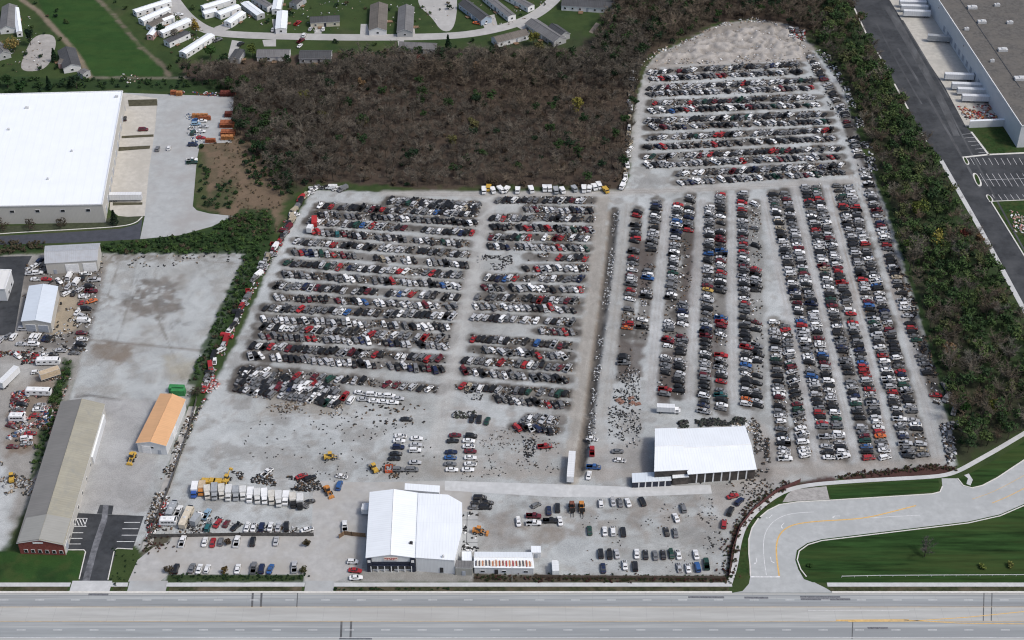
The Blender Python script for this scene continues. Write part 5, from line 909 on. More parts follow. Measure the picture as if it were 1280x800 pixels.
for x,y,zn in zip(gx,gy,zone):
    px,py=tocam(x,y)
    if px<-60 or px>1340 or py<-60 or (px<745 and py<(92 if px<425 else 76)): continue
    g=.05+(.35 if (px<370 and py>150) else 0)+(.28 if py<84 and px>430 else 0)+(.1 if px<330 else 0)
    if rs.rand()<g: put_leafy(M1,x,y,rs.uniform(.6,.95),[GREENS[4],GREENS[2],GREENS[0]][rs.randint(3)])
    else:
        b=(.125,.102,.078) if zn>.5 else (.11,.097,.080); put_bare(M1,x,y,rs.uniform(.65,1.05) if py<110 or px<420 else rs.uniform(.32,.8),np.array(b)*rs.uniform(.65,1.4))
KL=W(LE); gx,gy=scatter(WOOD2,4.6)
for x,y in zip(gx,gy):
    px,py=tocam(x,y)
    if px<-60 or px>1340 or py<-60: continue
    if min(segdist(np.array(x),np.array(y),KL[i],KL[i+1]) for i in range(len(KL)-1))<(4.5 if py>140 else 2.5): continue
    # greener toward the road side, brown next to the yard
    e=min((((px-a)**2+(py-b)**2)**.5 for a,b in ((1005,45),(1055,100),(1075,160),(1090,195),(1110,260),(1132,330),(1155,400),(1175,470),(1188,520),(1190,560))))
    g=.3 if e<16 else (.8 if py<430 else .58)
    if rs.rand()<g: put_leafy(M2,x,y,rs.uniform(.45,1.05),[(.056,.095,.034),(.072,.105,.038),(.044,.08,.032),(.09,.105,.046),(.034,.062,.028)][rs.choice(5,p=[.3,.2,.25,.13,.12])])
    else: put_bare(M2,x,y,rs.uniform(.6,1.05))
for M,n,l in ((M1,'bare_woodland','dense brown leafless woods north of the salvage yard'),(M2,'mixed_woodland','mixed green and bare woods along the east side of the yard')):
    tag(M.build(n,attrmat('foliage_and_twigs',.9,.2,1.5,.1)),l,'woods',kind='stuff')
# undergrowth: woods edges and hedge banks nobody could count
HEDGE=[[(125,306),(175,301),(262,290),(300,266),(335,266),(342,290),(322,326),(306,318),(130,317)],[(305,320),(326,322),(315,352),(290,402),(264,450),(245,480),(236,478),(257,430),(284,370)],[(80,450),(92,454),(70,520),(47,588),(36,603),(50,545)],[(-20,301),(55,304),(58,312),(-20,320)]]
for i,hp in enumerate(HEDGE):
    gx,gy=scatter(hp,2.0)
    for x,y in zip(gx,gy):
        if rs.rand()<.92: put_bush(UG,x,y,rs.uniform(.4,1.0),[(.044,.085,.026),(.036,.072,.026),(.056,.095,.03),(.028,.055,.022)][rs.randint(4)] if i<3 and rs.rand()<.93 else (.07,.06,.04))
for poly,sp,pr in ((WOOD1,5.5,.4),(WOOD2,4.2,.5),([(0,97),(112,100),(288,101),(290,112),(150,111),(-5,117)],3.4,.55),([(262,240),(280,225),(300,235),(290,262),(265,262)],3.0,.5),([(250,182),(260,182),(262,262),(247,258)],2.6,.4),([(262,180),(300,167),(325,190),(356,240),(345,290),(325,298),(300,280),(275,240)],1.9,.4),([(330,180),(372,235),(362,248),(312,228),(297,172)],3.2,.7)):
    gx,gy=scatter(poly,sp)
    for x,y in zip(gx,gy):
        px,py=tocam(x,y)
        if -60<px<1340 and py>-60 and rs.rand()<pr: put_bush(UG,x,y,rs.uniform(.25,.5) if sp==1.9 else rs.uniform(.6,1.25),((.15,.115,.075) if sp==1.9 else GREENS[rs.choice([0,2,4])]) if poly is not WOOD1 else (GREENS[4] if rs.rand()<.2 else (.085,.064,.045)))
VIL=[(-20,-20),(60,-20),(100,60),(80,95),(-20,100)]; VIL2=[(120,-20),(700,-20),(720,55),(600,70),(430,80),(300,85),(215,90)]
for poly,sp,pr in ((VIL,9,.5),(VIL2,8,.42)):
    gx,gy=scatter(poly,sp)
    for x,y in zip(gx,gy):
        px,py=tocam(x,y)
        if rs.rand()<pr and not any(abs(px-(h_[0]+h_[2])/2)<abs(h_[0]-h_[2])/2+9 and abs(py-(h_[1]+h_[3])/2)<abs(h_[1]-h_[3])/2+7 for h_ in HOMES):
            if 30<py<52 and 215<px<640: continue
            put_bush(UG,x,y,rs.uniform(.5,1.3),[GREENS[2],GREENS[4],GREENS[1],(.1,.085,.05)][rs.randint(4)])
MARO=[(.085,.04,.035),(.04,.055,.025),(.07,.045,.038),(.1,.075,.05),(.05,.055,.03)]
for line,n,wd in (([(985,604),(960,618),(938,638),(922,660),(913,690),(910,722)],330,1.8),([(1050,596),(1100,591),(1165,584),(1190,586)],260,1.3),([(595,722),(700,724),(912,725)],330,1.3),([(700,722),(912,722)],110,.8),([(182,675),(200,690),(178,690),(210,673)],45,2.5),([(215,722),(380,722)],110,1.3),([(150,688),(165,722),(142,722)],20,2),([(418,737),(560,736.5)],40,.3)):
    pts=W(line); seg=[math.dist(pts[i],pts[i+1]) for i in range(len(pts)-1)]
    for _ in range(n):
        k=R.choices(range(len(seg)),seg)[0]; t=R.random(); x=pts[k][0]+(pts[k+1][0]-pts[k][0])*t+R.gauss(0,wd); y=pts[k][1]+(pts[k+1][1]-pts[k][1])*t+R.gauss(0,wd*.6)
        c=MARO[R.randrange(5)] if line[0][0] not in (215,700,418,150) else GREENS[R.choice([2,4,0])]; put_bush(UG,x,y,R.uniform(.18,.42),c)
tag(UG.build('undergrowth',attrmat('foliage_and_twigs')),'rough undergrowth and hedge banks of low green and brown scrub','undergrowth',kind='stuff')
# grass tufts over the lawns (real blades in clumps)
# trees one can tell apart
barkm=mat('bark',(.085,.07,.058),.9,.4,3); leafm=attrmat('single_tree_leaves',.9,.15,1.2,.1)
def quadobj(name,v,cols,m,parent,facecol=True):
    n=len(v)//4; c=np.concatenate([cols if cols.ndim==2 else np.tile(cols,(n,1)),np.ones((n,1))],1)
    me=rawmesh(name,v,np.arange(n*4),np.arange(n)*4,np.full(n,4),[m],facecol=c); o=bpy.data.objects.new(name,me); COL.objects.link(o); o.parent=parent; return o
def tree(px,py,kind,h,r,col_,label,name=None,grp=None,cat='tree'):
    x,y=P(px,py,h*.55); root=empty(name or {'leafy':'leafy_tree','conifer':'conifer_tree','bare':'bare_tree','bush':'round_bush'}[kind],(x,y,0)); tag(root,label,cat,grp)
    tk=MB(); top=(rs.uniform(-.3,.3),rs.uniform(-.3,.3),h*(.85 if kind=='conifer' else .5)); tk.bar((0,0,0),top,.5*h/10,0,7,.16)
    if kind in('leafy','bare'):
        for k in range(7): a=k*2.4; z=h*rs.uniform(.25,.48); tk.bar((top[0]*z/top[2],top[1]*z/top[2],z),(math.cos(a)*r*.6,math.sin(a)*r*.6,z+h*rs.uniform(.2,.38)),.2,0,4,.06)
    tk.build('trunk',barkm,root)
    if kind=='leafy': p,k=crown_pts(520,h,r,.25,13); v=leafquads(p,.36); quadobj('crown',v,leafcols(k,col_,len(k)),leafm,root)
    elif kind=='bush': p,k=crown_pts(260,h,r,0,8); v=leafquads(p,.26); quadobj('crown',v,leafcols(k,col_,len(k)),leafm,root)
    elif kind=='conifer': p=conifer(h,r,520); v=leafquads(p,.34); quadobj('crown',v,leafcols(rs.randint(0,12,len(p)),col_,len(p),.2),leafm,root)
    else:
        v,_=tree_wood(h,r,10,420,h*.2,.1); quadobj('crown',v,np.array(col_)[None]*rs.uniform(.7,1.3,(len(v)//4,1)),leafm,root)
LIME=(.16,.17,.035); YEL=(.20,.18,.045); OL=(.10,.095,.04); DG=(.018,.04,.018); MG=(.035,.075,.022); RED=(.15,.05,.04); TAN=(.2,.13,.07); PALEB=(.16,.15,.13)
for a in ((381,120,'leafy',9,3.2,LIME,'lime green young leafed tree alone in the brown woods, toward their west end'),(723,132,'leafy',10,4.2,YEL,'yellow green leafing tree in the brown woods near the top block of wrecks'),(451,104,'leafy',8,2.4,TAN,'small rusty orange tree near the north edge of the brown woods'),(596,84,'leafy',7,2.2,TAN,'small orange brown tree below the brown roofed home by the street curve'),
 (525,75,'leafy',8,3.0,RED,'reddish tree south of the low grey home at the wood edge'),(452,153,'leafy',8,3.2,OL,'olive tinted tree in the middle of the brown woods'),(592,156,'leafy',9,4.4,OL,'wide olive crowned tree in the southeast part of the brown woods'),(566,175,'leafy',8,3.2,OL,'olive crowned tree just southwest of the wide olive one'),(403,145,'leafy',8,3.5,OL,'olive tree south of the lime green tree in the woods'),
 (1138,309,'leafy',9,4.0,(.08,.13,.03),'bright green round tree near the yard edge in the east belt'),(1170,300,'leafy',12,5.2,YEL,'large yellow green tree in the middle of the east belt'),(1207,291,'leafy',8,3.4,RED,'dull red tree beside the depot footpath'),(1226,300,'leafy',6,3.0,TAN,'tan leafed small tree right of the dull red tree'),(1199,318,'bare',11,4.6,PALEB,'pale bare tree below the dull red tree'),
 (1187,437,'leafy',9,2.8,TAN,'tall orange brown tree in the lower east belt'),(1216,455,'bare',12,5,PALEB,'pale bare tree right of the orange brown tree in the east belt'),(1262,440,'bare',12,5,PALEB,'pale bare tree near the frame edge in the east belt'),(1207,503,'leafy',9,4,(.04,.1,.025),'mid green tree low in the east belt'),(1241,508,'leafy',8,3.2,LIME,'lime tinted tree low in the east belt'),(1148,260,'leafy',10,4.5,(.1,.12,.03),'light olive green tree in the upper east belt'),(1106,100,'leafy',6,2.2,RED,'small red brown tree beside the depot drive kerb'),(1213,540,'bare',9,4.5,PALEB,'grey bare tree above the footpath bend'),(1248,388,'bare',10,4,PALEB,'grey bare tree by the path east of the belt'),
 (1076,20,'leafy',8,3.4,MG,'green tree at the north tip of the east belt'),(1035,15,'leafy',9,4,OL,'olive tree above the rubble mound'),
 (244,33,'leafy',10,3.2,(.24,.17,.04),'golden tree between the mobile homes and the street'),(262,64,'leafy',9,4,MG,'green tree right of the bright white mobile home'),(200,36,'leafy',6,3,DG,'dark tree among the mobile homes by the annex'),(218,42,'leafy',6,3,PALEB,'greyish tree in front of the annexed mobile home'),(278,76,'leafy',9,4.5,DG,'dark green tree at the hedge corner below the street bend'),(315,62,'leafy',8,3.5,(.08,.11,.03),'yellowish green tree left of the rear porch home'),(330,78,'leafy',7,3,DG,'dark tree behind the rear porch home'),(358,76,'leafy',7,3,DG,'dark tree between the two homes below the street'),
 (560,52,'conifer',9,2.8,(.012,.03,.015),'single dark conifer beside the street by the low grey home'),(667,46,'leafy',9,4.2,(.13,.13,.035),'olive yellow tree between the brown and long grey homes'),(674,58,'leafy',8,3.8,OL,'olive tree below the long grey home'),(430,72,'leafy',8,3.5,MG,'green tree right of the slate roofed home'),
 (36,44,'leafy',11,3.6,(.014,.03,.018),'tall dark evergreen beside the far corner gravel pad'),(16,55,'leafy',9,5.5,(.17,.13,.045),'wide autumn brown tree at the west edge of the village field'),(67,68,'conifer',8,2.6,(.014,.034,.016),'dark evergreen between the gravel pad and the farmhouse'),(94,100,'leafy',9,4.2,(.02,.04,.022),'dark tree south of the farmhouse outbuilding'),(60,103,'conifer',8,2.2,(.016,.038,.02),'slim dark evergreen above the white warehouse roof'),(8,100,'leafy',8,3.8,(.025,.055,.02),'dark green tree at the frame edge above the warehouse'),(25,108,'leafy',7,3.4,(.03,.07,.025),'green tree right of the frame edge tree above the warehouse'),
 (2,279,'bush',6,3.6,(.06,.045,.032),'brown rounded bush at the frame edge before the warehouse wall'),(37,279,'bush',6,3.3,(.055,.045,.034),'brown rounded bush second from west before the warehouse wall'),(75,277,'bush',6,3.3,(.05,.042,.03),'brown rounded bush third from west before the warehouse wall'),(142,271,'conifer',8,2.6,(.018,.03,.018),'dark pointed conifer at the warehouse corner by the lot'),
 (1158,686,'bare',7,4.5,(.09,.085,.08),'faint grey bare tree alone on the big roadside lawn'),(245,489,'bush',4.5,3.6,(.07,.062,.045),'large brown thicket bush beside the orange roofed barn'),(264,252,'bush',4,4.2,(.03,.055,.025),'broad dark green bush mound at the corner of the brown field'),
 (285,677,'bush',2.6,1.5,(.07,.05,.035),'brown bush among the cars backed on the wreck line'),(384,678,'bush',3.2,1.6,(.06,.05,.03),'olive brown bush at the east end of the wreck line'),(280,711,'bush',3,1.8,(.11,.08,.035),'golden brown bush between parked cars by the roadside hedge'),(378,711,'bush',3,1.7,(.06,.06,.03),'olive bush at the east end of the roadside hedge row'),(211,711,'bush',3.2,2.2,(.06,.05,.036),'brown bush at the west end of the roadside hedge row'),(1012,706,'bush',1.2,1.0,MG,'small shrub near the rounded end of the big lawn'),(1264,706,'bush',2,2.0,(.15,.16,.05),'yellow flowering shrub at the east end of the big lawn'),(1228,707,'bush',1.6,1.5,(.12,.15,.04),'yellow green shrub on the big lawn, left of the flowering one')): tree(*a)
# ================================================================== OTHER VEHICLES, MACHINES, SCRAP, FENCES
yel=mat('machine_yellow',(.52,.33,.06),.45,.25,1.5); orgm=mat('machine_orange',(.48,.2,.05),.5,.3,1.5); blum=mat('paint_blue',(.04,.1,.35),.4,.2,1); grnm=mat('container_green',(.04,.22,.07),.6,.25,1); redm=mat('paint_red',(.4,.03,.03),.45,.25,1); tanm=mat('paint_tan',(.5,.4,.28),.6,.2,1); greym=mat('paint_grey',(.32,.34,.36),.5,.2,1); trailw=ribmat('trailer_sheet',(.70,.72,.74),1.2,.9,.1,.4,50)
def place(name,label,cat,px,py,deg,group=None,z=0,h=.8):
    x,y=P(px,py,h); return tag(empty(name,(x,y,z+.03),math.radians(deg)),label,cat,group)
def wheels(root,xs,yh,r=.5,wd=.3):
    for x in xs:
        for s in (-1,1): mb=MB(); mb.cyl((x,s*yh,r),r,wd,12,0,'y'); mb.cyl((x,s*yh,r),r*.55,wd+.02,8,1,'y'); mb.build('wheel',[tyre_m,rim_m],root)
def trailer(px,py,deg,label,L=15.5,group=None,m=None,h=4.0,cab=None):
    r=place('semi_trailer',label,'trailer',px,py,deg,group,0,2.6); b=MB(); b.box((0,0,1.15+1.4),(L,2.55,2.8)); o=b.build('box_body',m or trailw,r)
    e=MB(); 
    for s in (-1,1): e.box((s*L/2,0,2.55),(.08,2.6,2.86)); 
    for s in (-1,1): e.box((0,s*1.28,3.95),(L,.06,.1)); e.box((0,s*1.28,1.2),(L,.07,.16))
    e.build('edge_rail',hvac,r); d=MB(); d.box((-L/2-.06,0,2.5),(.05,2.2,2.5)); d.build('rear_door',trimw,r); wheels(r,(-L/2+1.4,-L/2+2.7),1.05); g=MB(); g.box((L/2-2.5,-.8,.6),(.15,.15,1.1)); g.box((L/2-2.5,.8,.6),(.15,.15,1.1)); g.build('landing_leg',metal_m,r)
    if cab:
        c=MB(); c.box((L/2+1.7,0,1.9),(2.2,2.3,2.4),0,0,.92); c.box((L/2+3.2,0,1.3),(1.2,2.1,1.2)); c.build('tractor_cab',cab,r); w_=MB(); w_.box((L/2+2.72,0,2.5),(.12,1.9,.8)); w_.build('windscreen',glass_m,r); wheels(r,(L/2+3.2,L/2+.6),1.0)
    return r
def boxtruck(px,py,deg,label,L=7.5,cabm=None,boxm=None,group=None,cat='truck',hh=2.4):
    r=place('box_truck',label,cat,px,py,deg,group,0,1.8); b=MB(); b.box((-.9,0,1.0+hh/2),(L-2.0,2.35,hh)); b.build('box_body',boxm or trailw,r); c=MB(); c.box((L/2-1.1,0,1.35),(1.7,2.1,1.7),0,0,.9); c.box((L/2-.1,0,.95),(.9,1.9,.8)); c.build('cab',cabm or white_m,r)
    w_=MB(); w_.box((L/2-.22,0,1.75),(.1,1.7,.6)); w_.box((L/2-1.0,0,1.75),(.8,2.06,.5)); w_.build('windscreen',glass_m,r); wheels(r,(L/2-.9,-L/2+1.6),.98,.45); return r
def rv(px,py,deg,label,L=8.5,m=None,group=None,name='camper_trailer',cat='camper'):
    r=place(name,label,cat,px,py,deg,group,0,1.8); b=MB(); n=8; sec=[]
    prof=[(-L/2,.7),(-L/2,2.7),(-L/2+.5,3.05),(L/2-.8,3.05),(L/2,2.4),(L/2+.1,.9),(L/2-.3,.6)]
    b.face([(x,-1.2,z) for x,z in prof][::-1][::-1]); b.face([(x,1.2,z) for x,z in prof][::-1])
    for i in range(len(prof)): j=(i+1)%len(prof); b.face([(prof[i][0],1.2,prof[i][1]),(prof[j][0],1.2,prof[j][1]),(prof[j][0],-1.2,prof[j][1]),(prof[i][0],-1.2,prof[i][1])][::-1])
    b.build('body',m or white_m,r); w_=MB()
    for k in range(4):
        for s in (-1,1): w_.box((-L/2+1.2+k*(L-2.4)/3,s*1.21,2.0),(1.0,.04,.6))
    w_.box((L/2-.33,0,2.72),(.5,1.9,.4)); w_.build('windows',glass_m,r); v=MB(); v.box((-L*.15,0,3.15),(.9,.9,.25)); v.box((L*.2,0,3.12),(.5,.5,.2)); v.build('roof_vent',hvac,r); wheels(r,(-L/2+2.2,L/2-2.2),1.0,.4,.25); return r
def loader(px,py,deg,label,m,forks=False,boom=False):
    r=place('forklift' if forks else ('boom_lift' if boom else 'wheel_loader'),label,'forklift' if forks else ('boom lift' if boom else 'loader'),px,py,deg,None,0,1.0)
    b=MB(); b.box((-1.3,0,1.35),(2.4,1.9,1.1),0,0,.9); b.box((.2,0,1.05),(1.4,1.3,.6)); b.build('body',m,r); c=MB(); c.box((-.1,0,2.3),(1.4,1.4,1.5),0,0,.85); c.build('cab_glass',glass_m,r); t=MB(); t.box((-.1,0,3.1),(1.5,1.5,.12)); t.build('cab_roof',m,r)
    a=MB()
    if boom: a.bar((-1.4,0,1.9),(2.2,0,3.4),.4); a.bar((2.2,0,3.4),(3.0,0,3.2),.3); a.box((3.4,0,3.1),(.8,1.3,.8)); a.build('boom',m,r)
    else:
        for s in (-1,1): a.bar((.4,s*.6,1.6),(2.5,s*.6,.6),.25)
        a.build('lift_arm',m,r); k=MB()
        if forks:
            k.box((2.4,0,1.6),(.15,1.4,2.6))
            for s in (-1,1): k.box((3.4,s*.45,.25),(2.0,.15,.08))
            k.build('forks',dark_m,r)
        else: k.box((2.9,0,.55),(.9,2.4,.9),0,0,.75); k.build('bucket',m if R.random()<.5 else metal_m,r)
    wheels(r,(-1.4,1.0),1.0,.65,.45); return r
G1='semi trailers docked along the depot wall'
for px,py,lab in ((1141,4,'white semi trailer at the topmost depot dock, cut by the frame'),(1143,9.5,'white semi trailer second from the top at the depot docks'),(1146,16,'white semi trailer third from the top, last of the upper depot trio'),(1199,95,'white semi trailer alone between the empty docks and the lower trio'),(1208,107,'white semi trailer at the top of the lower depot trio'),(1215,113.5,'white semi trailer in the middle of the lower depot trio'),(1221,122,'white semi trailer at the bottom of the lower depot trio')): trailer(px,py,176,lab,15.0,G1)
trailer(1175,47,172,'grey semi trailer standing alone mid dock yard at the depot',13,G1,greym); trailer(157,245,1,'pale blue white semi trailer parked at the warehouse docks',15,None)
trailer(714,583,85,'narrow white semi trailer parked on end of the dirt lane by the ditch',14,None); trailer(11,471,68,'white box trailer standing steeply in the lower west scrapyard',11,None); trailer(62,466,30,'tan flat cargo trailer lying diagonally in the west scrapyard',8,None,tanm)
rv(60,451,2,'long silver white bus body at the hedge of the west scrapyard',9.5,white_m); rv(48,489,-2,'white motorhome with rounded nose in the west scrapyard middle',10,white_m); rv(21,521,0,'white van camper below the blue barrels in the west scrapyard',6,white_m)
rv(233,646,80,'tan and white old motorhome in the wreck corner west of the customer lot',10,mat('rv_cream',(.58,.52,.42),.5,.15,1)); rv(215,636,80,'grey topped camper with folded awning beside the tan motorhome',7,greym); rv(210,651,0,'white cargo camper lying crosswise below the grey topped camper',6,white_m)
boxtruck(246,648,70,'white tow truck with short bed beside the tan motorhome',6.5,white_m,greym); boxtruck(835,511,-4,'large white box truck at the foot of a vehicle column above the big shed',9,white_m,None)
boxtruck(694,709,92,'white box truck parked east of the striped long shed',6.5,white_m,None); boxtruck(393,276,95,'red fire engine style truck at the west end of a wreck row',8,redm,redm) ; boxtruck(388,285,80,'white stepvan beside the red truck on the wreck row',5.5)
boxtruck(457,635,85,'white box trailer truck standing against the west wall of the office',5,white_m)
# row of old vans and trucks
GV='line of old box vans north of the customer lot'
n=14
ocr=mat('aged_panel',(.55,.53,.48),.6,.2,1,second=(.62,.62,.6)); agw=mat('aged_white',(.62,.63,.63),.6,.2,1,second=(.5,.5,.48)); VC=[('cream',ocr),('grey',greym),('cream',ocr),('white',agw),('grey',greym),('white',agw),('white',white_m),('grey white',agw),('white',white_m),('cream',ocr),('white',agw),('white',white_m),('cream',ocr),('grey white',agw)]
for k in range(n):
    t=k/(n-1); px=259+t*116; py=613+t*12-math.sin(t*3)*1.5; place_=['first','second','third','fourth','fifth','sixth','seventh','eighth','ninth','tenth','eleventh','twelfth','thirteenth','last'][k]
    boxtruck(px,py+R.gauss(0,.8),-84+R.gauss(0,4),f'{VC[k][0]} old box van, {place_} from the west in the van line',R.uniform(5.2,6.8),R.choice([dark_m,VC[k][1],VC[k][1]]),VC[k][1],GV,'box van',R.uniform(1.5,2.1))
boxtruck(243,611,-88,'white and blue van at the west end before the van line',6.5,blum,white_m,None,'van',1.8); boxtruck(252,609,-88,'orange brown pickup box van next to the white and blue van',6,orgm,tanm,None,'van',1.7)
boxtruck(260,600.5,175,'yellow stub truck behind the west half of the van line',5.5,yel,yel,None,'truck',1.0); boxtruck(269,600.5,175,'yellow short truck right of the yellow stub truck',5,yel,yel,None,'truck',1.0)
loader(284,599,70,'yellow boom lift leaning up behind the van line',yel,boom=True); loader(410,614,-60,'orange brown loader with black bucket near the customer lot lane',orgm); loader(413,571,10,'orange yellow loader pushing scrap in the bare yard',yel); loader(467,585,120,'yellow loader beside a scrap heap north of the office',yel); loader(165,572,-100,'small yellow loader parked west of the orange roofed barn',yel)
loader(727,634,-90,'orange forklift facing the highway in the sale yard',orgm,forks=True); loader(715,634,-90,'rusty brown forklift beside the orange forklift',mat('rust_machine',(.16,.06,.04),.8,.5,1.5),forks=True); loader(599,664,-10,'small orange yellow loader on the concrete pad by the hall',orgm); loader(15,597,100,'yellow loader at the lower west scrapyard gate',yel)
def skip(px,py,deg,label,m,L=5,wd=2.2,h=1.4):
    r=place('skip_bin',label,'skip',px,py,deg,None,0,h/2); b=MB()
    for s in (-1,1): b.box((0,s*wd/2,h/2),(L,.1,h)); b.box((s*L/2,0,h/2),(.1,wd,h))
    for k in range(6): b.box((-L/2+.5+k*(L-1)/5,-wd/2-.06,h/2),(.12,.1,h)); b.box((-L/2+.5+k*(L-1)/5,wd/2+.06,h/2),(.12,.1,h))
    b.box((0,0,.1),(L,wd,.1)); b.build('bin',m,r); c=MB()
    for k in range(14): c.box((R.uniform(-L/2+.4,L/2-.4),R.uniform(-wd/2+.3,wd/2-.3),h*.6),(R.uniform(.4,1.1),R.uniform(.3,.8),R.uniform(.2,.6)),0,R.random()*3)
    c.build('load',metal_m,r)
skip(486,586,90,'orange red square skip beside the last car of a double file',mat('skip_orange',(.6,.12,.05),.5,.2,1),3.2,2.6)
def container(px,py,deg,label,m,L=12,name='shipping_container'):
    r=place(name,label,'container',px,py,deg,None,0,1.3); b=MB(); b.box((0,0,1.3),(L,2.44,2.55)); b.build('container_body',m,r); c=MB()
    for k in range(int(L/.45)): x=-L/2+.25+k*.45; c.box((x,-1.24,1.3),(.16,.06,2.3)); c.box((x,1.24,1.3),(.16,.06,2.3)); c.box((x,0,2.59),(.14,2.3,.04))
    c.build('corrugation',m,r); d=MB(); d.box((-L/2-.03,0,1.3),(.06,2.2,2.3)); d.build('door',m,r); return r
container(221,486,-3,'green shipping container behind the orange roofed barn',grnm,6.0); container(223,489.5,-3,'second green shipping container, nearer the orange roofed barn',grnm,5.5)
# rusty racks of the north-west lot
rk=mat('rusty_rack',(.30,.10,.045),.8,.5,1.5); rk2=mat('orange_rack',(.40,.18,.07),.7,.35,1.5); rk3=mat('dark_red_rack',(.12,.03,.022),.8,.4,1.5)
for i,(px,py,L,wd,m,lab) in enumerate(((285,117,8,3.5,rk3,'dark red rack stack at the north corner of the warehouse lot'),(286,143,4,3,rk3,'dark red rack stack at the east edge of the lot, upper'),(284,155,7,5,rk,'rusty open rack stack at the east edge of the lot, middle'),(285,166,7,3.5,rk,'brown rack stack below the open one at the lot edge'),(284,172,6,2.2,rk2,'orange rack stack lowest at the lot edge'),(250,145,8,1.2,rk2,'long orange rack across the middle of the warehouse lot'),(256,148,6,1.2,rk,'brown rack right of the long orange one'),(263,176,5,1.5,rk,'brown rack at the lot corner beside the brown field'),(217,116,3,2,rk,'small rusty rack at the north lot edge'),(224,117,3,2,rk2,'small orange crate at the north lot edge'))):
    x,y=P(px,py,1); r=tag(empty('storage_rack',(x,y,.03),.02),lab,'rack','rusty racks on the warehouse lot'); nc=max(2,int(L/2))
    for k in range(nc+1):
        for s in (-1,1): p=MB(); p.box((-L/2+k*L/nc,s*wd/2,1.1),(.14,.14,2.2)); p.build('post',m,r)
    for lv in range(3):
        q=MB(); q.box((0,0,.5+lv*.75),(L,wd,.12))
        for k in range(nc): q.box((-L/2+(k+.5)*L/nc,R.uniform(-.2,.2),.8+lv*.7),(L/nc*.75,wd*.7,.45))
        q.build('shelf',m,r)
# trucks lined along the top lane
GT='work trucks parked along the north lane'
for i,(px,py,c) in enumerate(((605,236,0),(610.5,233,1),(616,236,0),(626,235,0),(633,235,0),(647,236,0),(664,235,0),(681,233.5,0),(687,233.5,0),(695,236,2),(703,236,0),(718,234,2),(730,234,0),(737,234,0),(743,232,0),(749,230,0),(757,235.5,1),(778,231,0))):
    boxtruck(px,py,-88+R.gauss(0,14),f"{['white','yellow','grey'][c]} work truck, {ordw(i+1)} from the west along the north lane",4.2+.8*(i%3==0),[white_m,yel,greym][c],[white_m,yel,greym][c],GT,'truck',.9)
# edge line wrecks (west fence) + top corner
def thingline(line,n,where,cols,start=1):
    pts=W(line); seg=[math.dist(pts[i],pts[i+1]) for i in range(len(pts)-1)]; T=sum(seg)
    out=[]
    for i in range(n):
        d=(i+.5)/n*T; k=0
        while k<len(seg)-1 and d>seg[k]: d-=seg[k];k+=1
        u=d/seg[k]; a,b=pts[k],pts[k+1]; hd=math.atan2(b[1]-a[1],b[0]-a[0])+R.gauss(0,.25)
        out.append(dict(x=a[0]+(b[0]-a[0])*u+R.gauss(0,.4),y=a[1]+(b[1]-a[1])*u,hd=hd+(1.57 if R.random()<.3 else 0),kd=R.choice(['sedan','suv','hatchback','minivan','pickup','cargo_van']),var=R.choice([1,2,3,3,0]),c=R.choice(cols),z=0))
    return out
edge=thingline([(432,238),(415,236),(398,235),(388,240),(375,252),(368,268),(360,285),(345,310),(330,330),(318,352)],34,'',['white','white','white','silver','black','red','maroon','tan','grey'])
edge+=thingline([(312,365),(298,392),(283,425),(268,452),(255,490)],20,'',['black','grey','silver','white','red'])
edge+=thingline([(792,92),(788,120),(787,150),(785,185),(783,215),(778,232)],22,'',['white','white','silver','black','tan'])
edge+=thingline([(1000,40),(985,36),(990,48)],5,'',['black','white','grey'])+thingline([(1188,500),(1180,480),(1192,520),(1187,545),(1192,572)],7,'',['black','grey','grey'])
masscars(edge,'edge_wrecks','broken vans and cars pushed into a ragged line along the yard edges','cars')
# ---------------------------------------------------------------- scrap and debris nobody could count
def debris(name,label,cat,areas,m,flatness=.4):
    M=Mass()
    cube=np.array([(-1,-1,-1),(1,-1,-1),(1,1,-1),(-1,1,-1),(-1,-1,1),(1,-1,1),(1,1,1),(-1,1,1)],float)/2; fc=np.array([0,3,2,1,4,5,6,7,0,1,5,4,1,2,6,5,2,3,7,6,3,0,4,7])
    for poly,n,cols,smin,smax in areas:
        pts=W(poly); xs=[p[0] for p in pts];ys=[p[1] for p in pts]; got=0
        cx_,cy_=[],[]
        X=NR.uniform(min(xs),max(xs),n*4);Y=NR.uniform(min(ys),max(ys),n*4); keep=inpoly(X,Y,pts)&(fbm(X[None],Y[None],7,300)[0]>.44); X,Y=X[keep][:n],Y[keep][:n]
        for x,y in zip(X,Y):
            s=NR.uniform(smin,smax,3)*np.array([1.3,.8,.5*flatness*2]); b=cube*s*(1+NR.uniform(-.25,.25,(8,3))); a=NR.uniform(0,6.28); t=NR.uniform(-.5,.5); c,q=math.cos(a),math.sin(a)
            zz=b[:,2]+b[:,0]*t; v=np.stack([b[:,0]*c-b[:,1]*q+x,b[:,0]*q+b[:,1]*c+y,np.maximum(zz+s[2]/2+.02,.0)],1); col_=np.array(cols[NR.randint(len(cols))])*NR.uniform(.7,1.2); M.add(v,fc,np.full(6,4),np.tile(col_,(6,1)))
    o=M.build(name,m); tag(o,label,cat,kind='stuff'); return o
K=(.016,.016,.018);DK=(.05,.048,.045);WH=(.68,.69,.7);SV=(.38,.39,.4);RD=(.3,.03,.03);BR=(.12,.08,.05);TN=(.35,.29,.22);BL=(.04,.09,.2);PK=(.42,.22,.2)
